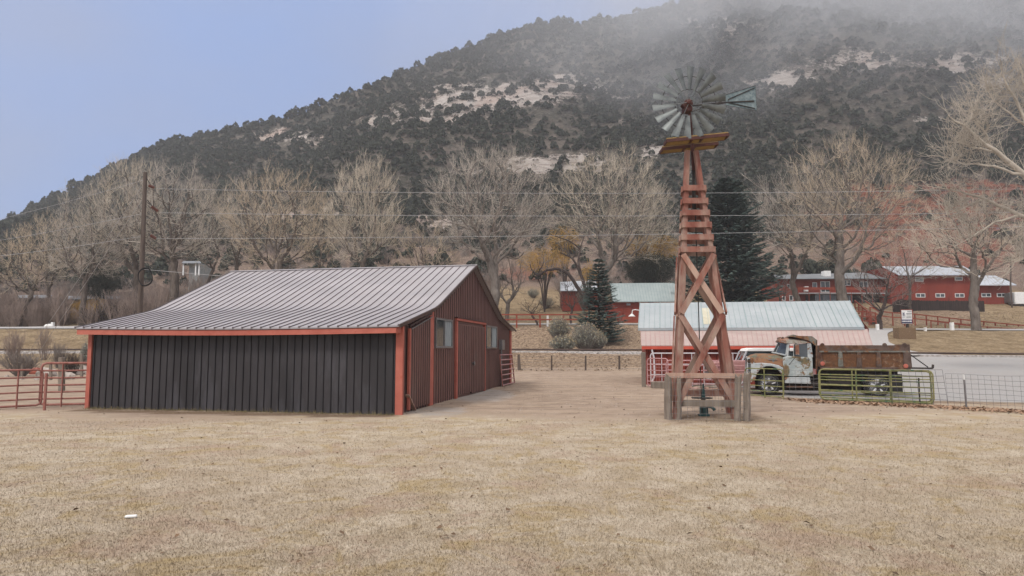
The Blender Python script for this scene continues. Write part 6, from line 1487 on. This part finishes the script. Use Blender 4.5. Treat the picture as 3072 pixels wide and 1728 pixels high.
# ---- bare brush: thicket between the big trees and on the slopes (one mass), golden willows, shrubs
def brush_proto(seed, stems=16, tw=5, w_=.6):
    rd = random.Random(seed); br = []
    for k in range(stems):
        a = rd.uniform(0, 6.28); s_ = rd.uniform(.1, w_); p = Vector((math.cos(a)*.08, math.sin(a)*.08, -.05)); d = Vector((math.cos(a)*s_, math.sin(a)*s_, rd.uniform(.7, 1))).normalized(); P = [p]
        for i in range(4): d = (d+Vector((rd.gauss(0, .13), rd.gauss(0, .13), .03))).normalized(); P.append(P[-1]+d*.25*rd.uniform(.7, 1.1))
        br.append((P, [.012, .010, .008, .006, .004]))
        for j in range(tw):
            f = rd.uniform(1, 4); i = min(int(f), 3); q = P[i].lerp(P[i+1], f-i); d2 = (d+Vector((rd.gauss(0, .55), rd.gauss(0, .55), rd.gauss(.1, .4)))).normalized(); br.append(([q, q+d2*.14, q+d2*.27+Vector((0, 0, .02))], [.006, .005, .003]))
    return tubes_np(br, 3)
bps = [brush_proto(k, 18, 7, .5+.15*(k % 3)) for k in range(5)]
def mass(name, label, cat, mat, spots, seed=1, thick=1.0):
    rd = random.Random(seed); VV = []; FF = []; b = 0
    for (X, Y, z, h_, wd) in spots:
        V, F = bps[rd.randrange(5)]; a = rd.uniform(0, 6.28); ca, sa = math.cos(a)*wd, math.sin(a)*wd
        VV.append(np.stack([V[:, 0]*ca-V[:, 1]*sa+X, V[:, 0]*sa+V[:, 1]*ca+Y, V[:, 2]*h_+z], 1)); FF.append(F+b); b += len(V)
    return mesh_np(name, np.concatenate(VV), np.concatenate(FF), mat if not isinstance(mat, str) else M[mat]), label, cat
sp1 = []; sp2 = []; rd = random.Random(5)
while len(sp1)+len(sp2) < 900:
    x = rd.uniform(-80, 3150); Y = rd.uniform(108, 205); xo = x/D; p = gp(x, Y); x_, y_ = proj(p); y_ /= D
    if y_ > 742 and xo > 1180: continue
    if 1250 < xo < 1400 and y_ > 690: continue
    if 1930 < xo < 2576 and y_ > 640: continue
    if redw(p.x, p.y, p.z) > .4 and rd.random() < .8: continue
    h_ = rd.uniform(1.6, 4.2) if Y < 150 else rd.uniform(1.2, 3.4)
    (sp1 if rd.random() < .6 else sp2).append((p.x, p.y, p.z, h_, h_*rd.uniform(.8, 1.3)))
for k in range(330):
    x = rd.uniform(-60, 2350); Y = rd.uniform(100, 134); xo = x/D
    if 1240 < xo < 1480 or 1600 < xo < 2350 and Y < 128 or Y < 116 and xo > 1180: continue
    p = gp(x, Y); h_ = rd.uniform(1.8, 4.6); (sp1 if rd.random() < .5 else sp2).append((p.x, p.y, p.z, h_, h_*rd.uniform(.7, 1.1)))
for k in range(130):   # dense dark thicket at the far left
    x = rd.uniform(-60, 520); Y = rd.uniform(97.5, 112); p = gp(x, Y); h_ = rd.uniform(2, 5.6); sp2.append((p.x, p.y, p.z, h_, h_*rd.uniform(.6, .9)))
sp3 = []
for k in range(150):
    x = rd.uniform(-60, 1500); Y = rd.uniform(99, 120); p = gp(x, Y); h_ = rd.uniform(1.5, 4.0); sp3.append((p.x, p.y, p.z, h_, h_*rd.uniform(.8, 1.3)))
for (o, l_, c_) in (mass('dark_brush', 'dark leafless brush at the feet of the trees behind the barn', 'brush', 'barkdark', sp3, 4), mass('brush_thicket', 'pale bare brush covering the foot of the mountain', 'brush', 'twiggrey', sp1, 1), mass('brush_undergrowth', 'pinkish tan bare undergrowth between the cottonwood trunks', 'brush', 'twigpink', sp2, 2)):
    tag(o, l_, c_, kind='stuff')
def willow(name, label, xc, yc, rx, ry, Y, seed, n_=900, mat='twigyellow', cat='bush', droop=.5):
    c = at(xc*D, yc*D, Y); g = gp(xc*D, Y); RX, RZ = rx*D/FPX*Y, ry*D/FPX*Y; rd = random.Random(seed); br = []; st = []
    for k in range(9):
        a = rd.uniform(0, 6.28); P = [g+Vector((0, 0, -.1)), g.lerp(c, .5)+Vector((math.cos(a)*RX*.15, math.sin(a)*.6, 0)), c+Vector((math.cos(a)*RX*.6, math.sin(a)*RX*.4, RZ*.2))]; st.append((P, [.12, .08, .03]))
    for k in range(n_):
        u = Vector((rd.gauss(0, 1), rd.gauss(0, 1), rd.gauss(0, 1))).normalized()*rd.random()**.4; p = c+Vector((u.x*RX, u.y*RX*.7, u.z*RZ)); d = Vector((u.x+rd.gauss(0, .4), u.y+rd.gauss(0, .4), rd.gauss(.3-droop, .5))).normalized(); L_ = rd.uniform(.5, 1.3); br.append(([p, p+d*L_*.5, p+d*L_-Vector((0, 0, L_*.25*droop))], [.02, .018, .012]))
    e = empty(name, g, label, cat); V, F = tubes_np(st, 5); mesh_np('trunk', V, F, M['barkdark'], e); V, F = tubes_np(br, 3); mesh_np('crown', V, F, M[mat], e)
willow('golden_willow', 'golden twigged willow glowing behind the arching dark bough', 1370, 655, 62, 32, 112, 1, 1500)
willow('golden_willow', 'golden willow showing through the wide cottonwood left of the windmill', 1420, 600, 40, 32, 118, 2, 700)
willow('golden_willow', 'olive and gold willow just left of the windmill tower', 1640, 622, 66, 34, 112, 3, 1500)
willow('golden_willow', 'golden twigs low behind the top of the small spruce', 1482, 690, 14, 30, 104, 5, 350)
willow('golden_willow', 'drooping ochre willow hanging in front of the cream house', 232, 775, 46, 30, 104, 4, 900, droop=1.3)
willow('evergreen_shrub', 'dark green bushy evergreen between the willow and the windmill tower', 1636, 678, 56, 42, 108, 6, 4200, mat='juniper')
willow('evergreen_shrub', 'dark evergreen mass behind the bare trees left of the power pole', 250, 700, 44, 55, 106, 7, 2600, mat='juniper')
# shrubs that stand alone
def shrub(name, label, x, Y, ytop, wpx, seed, mat='sage', n_=420, tip='sageseed', cat='shrub'):
    g = gp(x, Y); H_ = at(x, ytop, Y).z-g.z; Wd = wpx/FPX*Y; rd = random.Random(seed); br = []; V = []; V2 = []
    for k in range(n_):
        a = rd.uniform(0, 6.28); r_ = rd.random()**.6; d = Vector((math.cos(a)*r_*Wd, math.sin(a)*r_*Wd*.8, H_*(1.0-.45*r_*r_)*rd.uniform(.75, 1.05))); p0 = g+Vector((math.cos(a)*.12, math.sin(a)*.12, -.05))
        P = [p0, p0+d*.5+Vector((0, 0, -.04*H_)), p0+d]; br.append((P, [.018, .012, .007]))
        for q in range(9):
            f = rd.uniform(.45, 1); c = p0+d*f; s_ = rd.uniform(.04, .09); o_ = Vector((rd.gauss(0, .06), rd.gauss(0, .06), rd.gauss(0, .05))); u = Vector((rd.gauss(0, 1), rd.gauss(0, 1), rd.gauss(0, 1))).normalized()*s_; w_ = u.cross(Vector((rd.gauss(0, 1), rd.gauss(0, 1), 1))).normalized()*s_*.6; (V2 if f > .93 else V).extend([c+o_-u, c+o_+w_, c+o_+u, c+o_-w_])
    e = empty(name, g, label, cat); Va, Fa = tubes_np(br, 3); mesh_np('stems', Va, Fa, M['twiggrey'], e); V = np.array(V); mesh_np('leaves', V, np.arange(len(V)).reshape(-1, 4), M[mat], e); 
    if n_ > 250: V2 = np.array(V2); mesh_np('seed_sprays', V2, np.arange(len(V2)).reshape(-1, 4), M[tip], e)
shrub('sagebrush', 'largest grey-green sagebrush of the clump left of the small spruce', 1755, 74.5, 962, 48, 1)
shrub('sagebrush', 'tan tipped sagebrush at the upper left of the clump near the red rail fence', 1678, 80, 945, 36, 2)
shrub('sagebrush', 'low sagebrush at the lower left front of the clump above the railway', 1690, 74.3, 1000, 46, 3)
shrub('sagebrush', 'rounded sagebrush right of the clump below the small spruce', 1788, 75.5, 985, 34, 4)
shrub('sagebrush', 'blue grey bush touching the left end of the barn wall', 262, 62, 1015, 22, 5, n_=200)
for k, (x, Y, yt, wp_x, lb) in enumerate(((1750, 112, 838, 26, 'grey shrub on the slope left of the red outbuilding'), (1600, 128, 862, 22, 'small tan shrub above the stacked firewood line'), (1640, 116, 884, 30, 'pale dry shrub on the terrace left of the red outbuilding'), (1800, 124, 838, 20, 'dark shrub behind the red outbuilding'))):
    shrub('dry_shrub', lb, x, Y, yt, wp_x, 10+k, n_=160)
def bare_shrub(label, x, Y, ytop, wpx, seed, mat='twigpink', n_=2):
    g = gp(x, Y); H_ = at(x, ytop, Y).z-g.z; VV = []; FF = []; b = 0; rd = random.Random(seed)
    for k in range(n_):
        V, F = bps[(seed+k) % 5]; wd = wpx/FPX*Y*rd.uniform(.8, 1.2)/.62; a = rd.uniform(0, 6); ca, sa = math.cos(a)*wd, math.sin(a)*wd; VV.append(np.stack([V[:, 0]*ca-V[:, 1]*sa+g.x, V[:, 0]*sa+V[:, 1]*ca+g.y, V[:, 2]*H_*rd.uniform(.85, 1.05)+g.z], 1)); FF.append(F+b); b += len(V)
    tag(mesh_np('bare_shrub', np.concatenate(VV), np.concatenate(FF), M[mat], loc=g), label, 'shrub')
bare_shrub('upright pinkish bare shrub at the left edge above the corral', 40, 66, 985, 34, 1, n_=3)
bare_shrub('thin bare shrub on the bank between the left edge and the barn', 132, 68, 975, 26, 2)
bare_shrub('reddish bare shrub hanging over the railway left of the barn', 175, 62, 1020, 26, 3, 'twiggrey', 3)
bare_shrub('sprawling silvery bare shrub behind the left corral panel', 60, 50, 1050, 60, 4, 'twiggrey', 5)
bare_shrub('dark tangled bare shrub behind the tall corral gate', 215, 52, 1055, 34, 6, 'barkdark', 4)
# ---- grass tufts, leaves
def scatter_tri(n_, ysample, xsample, hgt, wid, mat, name, label, cat, seed, flat=False):
    rd = np.random.RandomState(seed); Y = ysample(rd, n_); X = xsample(rd, Y); keep = np.array([True]*n_)
    h_ = hgt(rd, Y); a = rd.rand(n_)*2*np.pi; dx = np.cos(a)*wid(rd, Y); dy = np.sin(a)*wid(rd, Y); tx = rd.normal(size=n_)*h_*.7; ty_ = rd.normal(size=n_)*h_*.7
    V = np.stack([np.stack([X-dx, Y-dy, np.zeros(n_)-.005], 1), np.stack([X+dx, Y+dy, np.zeros(n_)-.005], 1), np.stack([X+tx, Y+ty_, h_], 1)], 1).reshape(-1, 3)
    o = mesh_np(name, V, np.arange(n_*3).reshape(-1, 3), mat); tag(o, label, cat, kind='stuff')
def ys_(rd, n_): return 1/(1/5.2-(1/5.2-1/19.6)*rd.rand(n_)**.92)
scatter_tri(230000, ys_, lambda rd, Y: (rd.rand(len(Y))*2-1)*(.80*Y+1.2), lambda rd, Y: .012+.022*rd.rand(len(Y)), lambda rd, Y: .0025+.00035*Y, bpy.data.materials['dormant_lawn_and_yard'], 'lawn_grass', 'short dormant straw coloured grass of the lawn', 'grass', 1)
rdw = np.random.RandomState(7); nW = 2600; fW = rdw.rand(nW); bW = -.10-.25*rdw.rand(nW)**2; VW = []
for f_, b_ in zip(fW, bW):
    p = bp(Lu*f_, b_, 0); h_ = .03+.16*rdw.rand()**2.5*(.4+.6*(mnoise.noise(Vector((f_*9, 0, 0)))+.5)); a_ = rdw.rand()*6.28; VW += [(p.x-.006*math.cos(a_), p.y-.006*math.sin(a_), -.005), (p.x+.006*math.cos(a_), p.y+.006*math.sin(a_), -.005), (p.x+rdw.normal()*.03, p.y+rdw.normal()*.03, h_)]
M['weed'] = pm('dry_weeds', (.10,.085,.04), (.26,.21,.11), 4, .9); tag(mesh_np('weeds', np.array(VW), np.arange(len(VW)).reshape(-1, 3), M['weed']), 'thin dry weeds along the foot of the dark barn wall', 'weeds', kind='stuff')
def leaf_scatter(name, label, spots, mat, seed, size=.035):
    rd = random.Random(seed); V = []
    for (X, Y, z) in spots:
        s = size*rd.uniform(.6, 1.4); a = rd.uniform(0, 6.28); u = Vector((math.cos(a), math.sin(a), rd.uniform(-.4, .4)))*s; w_ = Vector((-math.sin(a), math.cos(a), rd.uniform(-.5, .5)))*s*.7; c = Vector((X, Y, z+s*.45)); V += [c-u, c-w_+Vector((0, 0, s*.3)), c+u, c+w_]
    V = np.array(V); tag(mesh_np(name, V, np.arange(len(V)).reshape(-1, 4), mat), label, 'leaves', kind='stuff')
rd = random.Random(12); spots = []
for k in range(3600):
    x = rd.uniform(2380, 3120); a = gz(x, float(np.interp(x, [2350, 2460, 2803, 3120], [1201, 1206, 1222, 1240]))); t = abs(rd.gauss(0, 1)); spots.append((a.x+rd.gauss(0, .1), a.y+rd.gauss(.1, .55), .0))
leaf_scatter('leaf_litter', 'dry brown leaves drifted along the foot of the green gates', spots, M['leaf'], 2, .05)
M['darkleaf'] = pm('dark_leaf', (.06,.04,.025), (.16,.10,.06), 3, .9)
spots = []
for k in range(340): Y = rd.uniform(6, 24); spots.append((rd.uniform(-.78, .78)*Y, Y, .01))
leaf_scatter('scattered_leaves', 'odd dark leaves lying about on the lawn', spots, M['darkleaf'], 3, .03)
# pebbles and clods in the yard
spots = []
for k in range(1500):
    Y = rd.uniform(20, 50); X = rd.uniform(-4, 16); 
    spots.append((X, Y, .0))
leaf_scatter('yard_debris', 'small chips and pebbles strewn over the dirt yard', spots, M['palerock'], 4, .03)
M['bankleaf'] = pm('bank_leaf', (.20,.145,.095), (.36,.27,.185), 3, .9, detail=8)
spots = []
for k in range(5000):
    x = rd.uniform(1480, 1960); Y = rd.uniform(56, 88); p = gp(x, Y); spots.append((p.x, p.y, p.z+.02))
for k in range(4500):
    x = rd.uniform(2600, 3120); Y = rd.uniform(95, 112); p = gp(x, Y); spots.append((p.x, p.y, p.z+.02))
leaf_scatter('bank_litter', 'fallen leaves covering the banks beside the railway and road', spots, M['bankleaf'], 5, .075)
q = gz(393, 1568-14); 
tag(MB().box((q.x, q.y, .02), (.13, .06, .03), .3).build('plastic_scrap', M['white'], loc=(q.x, q.y, 0), bevel=.012), 'small white scrap lying on the lawn at the lower left', 'scrap')
# ---------------------------------------------------------------- air: thin haze everywhere, drifting mist against the upper right of the mountain
def volume_mat(name, dens, col, noise_=None):
    m = bpy.data.materials.new(name); m.use_nodes = True; n = m.node_tree; n.nodes.clear(); o = n.nodes.new('ShaderNodeOutputMaterial'); v = n.nodes.new('ShaderNodeVolumePrincipled')
    v.inputs['Color'].default_value = (*col, 1); v.inputs['Density'].default_value = dens; n.links.new(v.outputs[0], o.inputs['Volume']); 
    if noise_: noise_(n, v)
    return m
hz = MB().box((0, 325, 178), (1500, 760, 376)).build('haze', volume_mat('thin_haze', .00032, (.86, .88, .92))); tag(hz, kind='stuff')
hz['label'] = 'thin pale haze hanging in the valley'
def misty(n, v):
    tc_ = N(n, 'ShaderNodeTexCoord'); mpp = N(n, 'ShaderNodeMapping'); n.links.new(tc_.outputs['Generated'], mpp.inputs['Vector'])
    g = N(n, 'ShaderNodeMapping', vector_type='POINT'); g.inputs['Location'].default_value = (-1, -1, -1); g.inputs['Scale'].default_value = (2, 2, 2); n.links.new(tc_.outputs['Generated'], g.inputs['Vector'])
    ln = N(n, 'ShaderNodeVectorMath', operation='LENGTH'); n.links.new(g.outputs[0], ln.inputs[0])
    fall = N(n, 'ShaderNodeMapRange', interpolation_type='SMOOTHSTEP'); fall.inputs[1].default_value = 1.0; fall.inputs[2].default_value = .12; n.links.new(ln.outputs['Value'], fall.inputs[0])
    ns = noise_node(n, .0125, 6, .6, tc_.outputs['Object'], .8)
    nr = N(n, 'ShaderNodeMapRange', interpolation_type='SMOOTHSTEP'); nr.inputs[1].default_value = .38; nr.inputs[2].default_value = .66; nr.inputs[3].default_value = .10; n.links.new(ns.outputs['Fac'], nr.inputs[0])
    m1 = N(n, 'ShaderNodeMath', operation='MULTIPLY'); n.links.new(fall.outputs[0], m1.inputs[0]); n.links.new(nr.outputs[0], m1.inputs[1])
    m2 = N(n, 'ShaderNodeMath', operation='MULTIPLY'); n.links.new(m1.outputs[0], m2.inputs[0]); m2.inputs[1].default_value = .0205; n.links.new(m2.outputs[0], v.inputs['Density'])
mist = MB().box((262, 312, 190), (760, 290, 330)).build('mist', volume_mat('drifting_mist', .003, (.90, .92, .95), misty), loc=(262, 312, 190)); tag(mist, kind='stuff')
mist['label'] = 'white mist drifting across the upper right of the mountain'
bpy.context.view_layer.update()
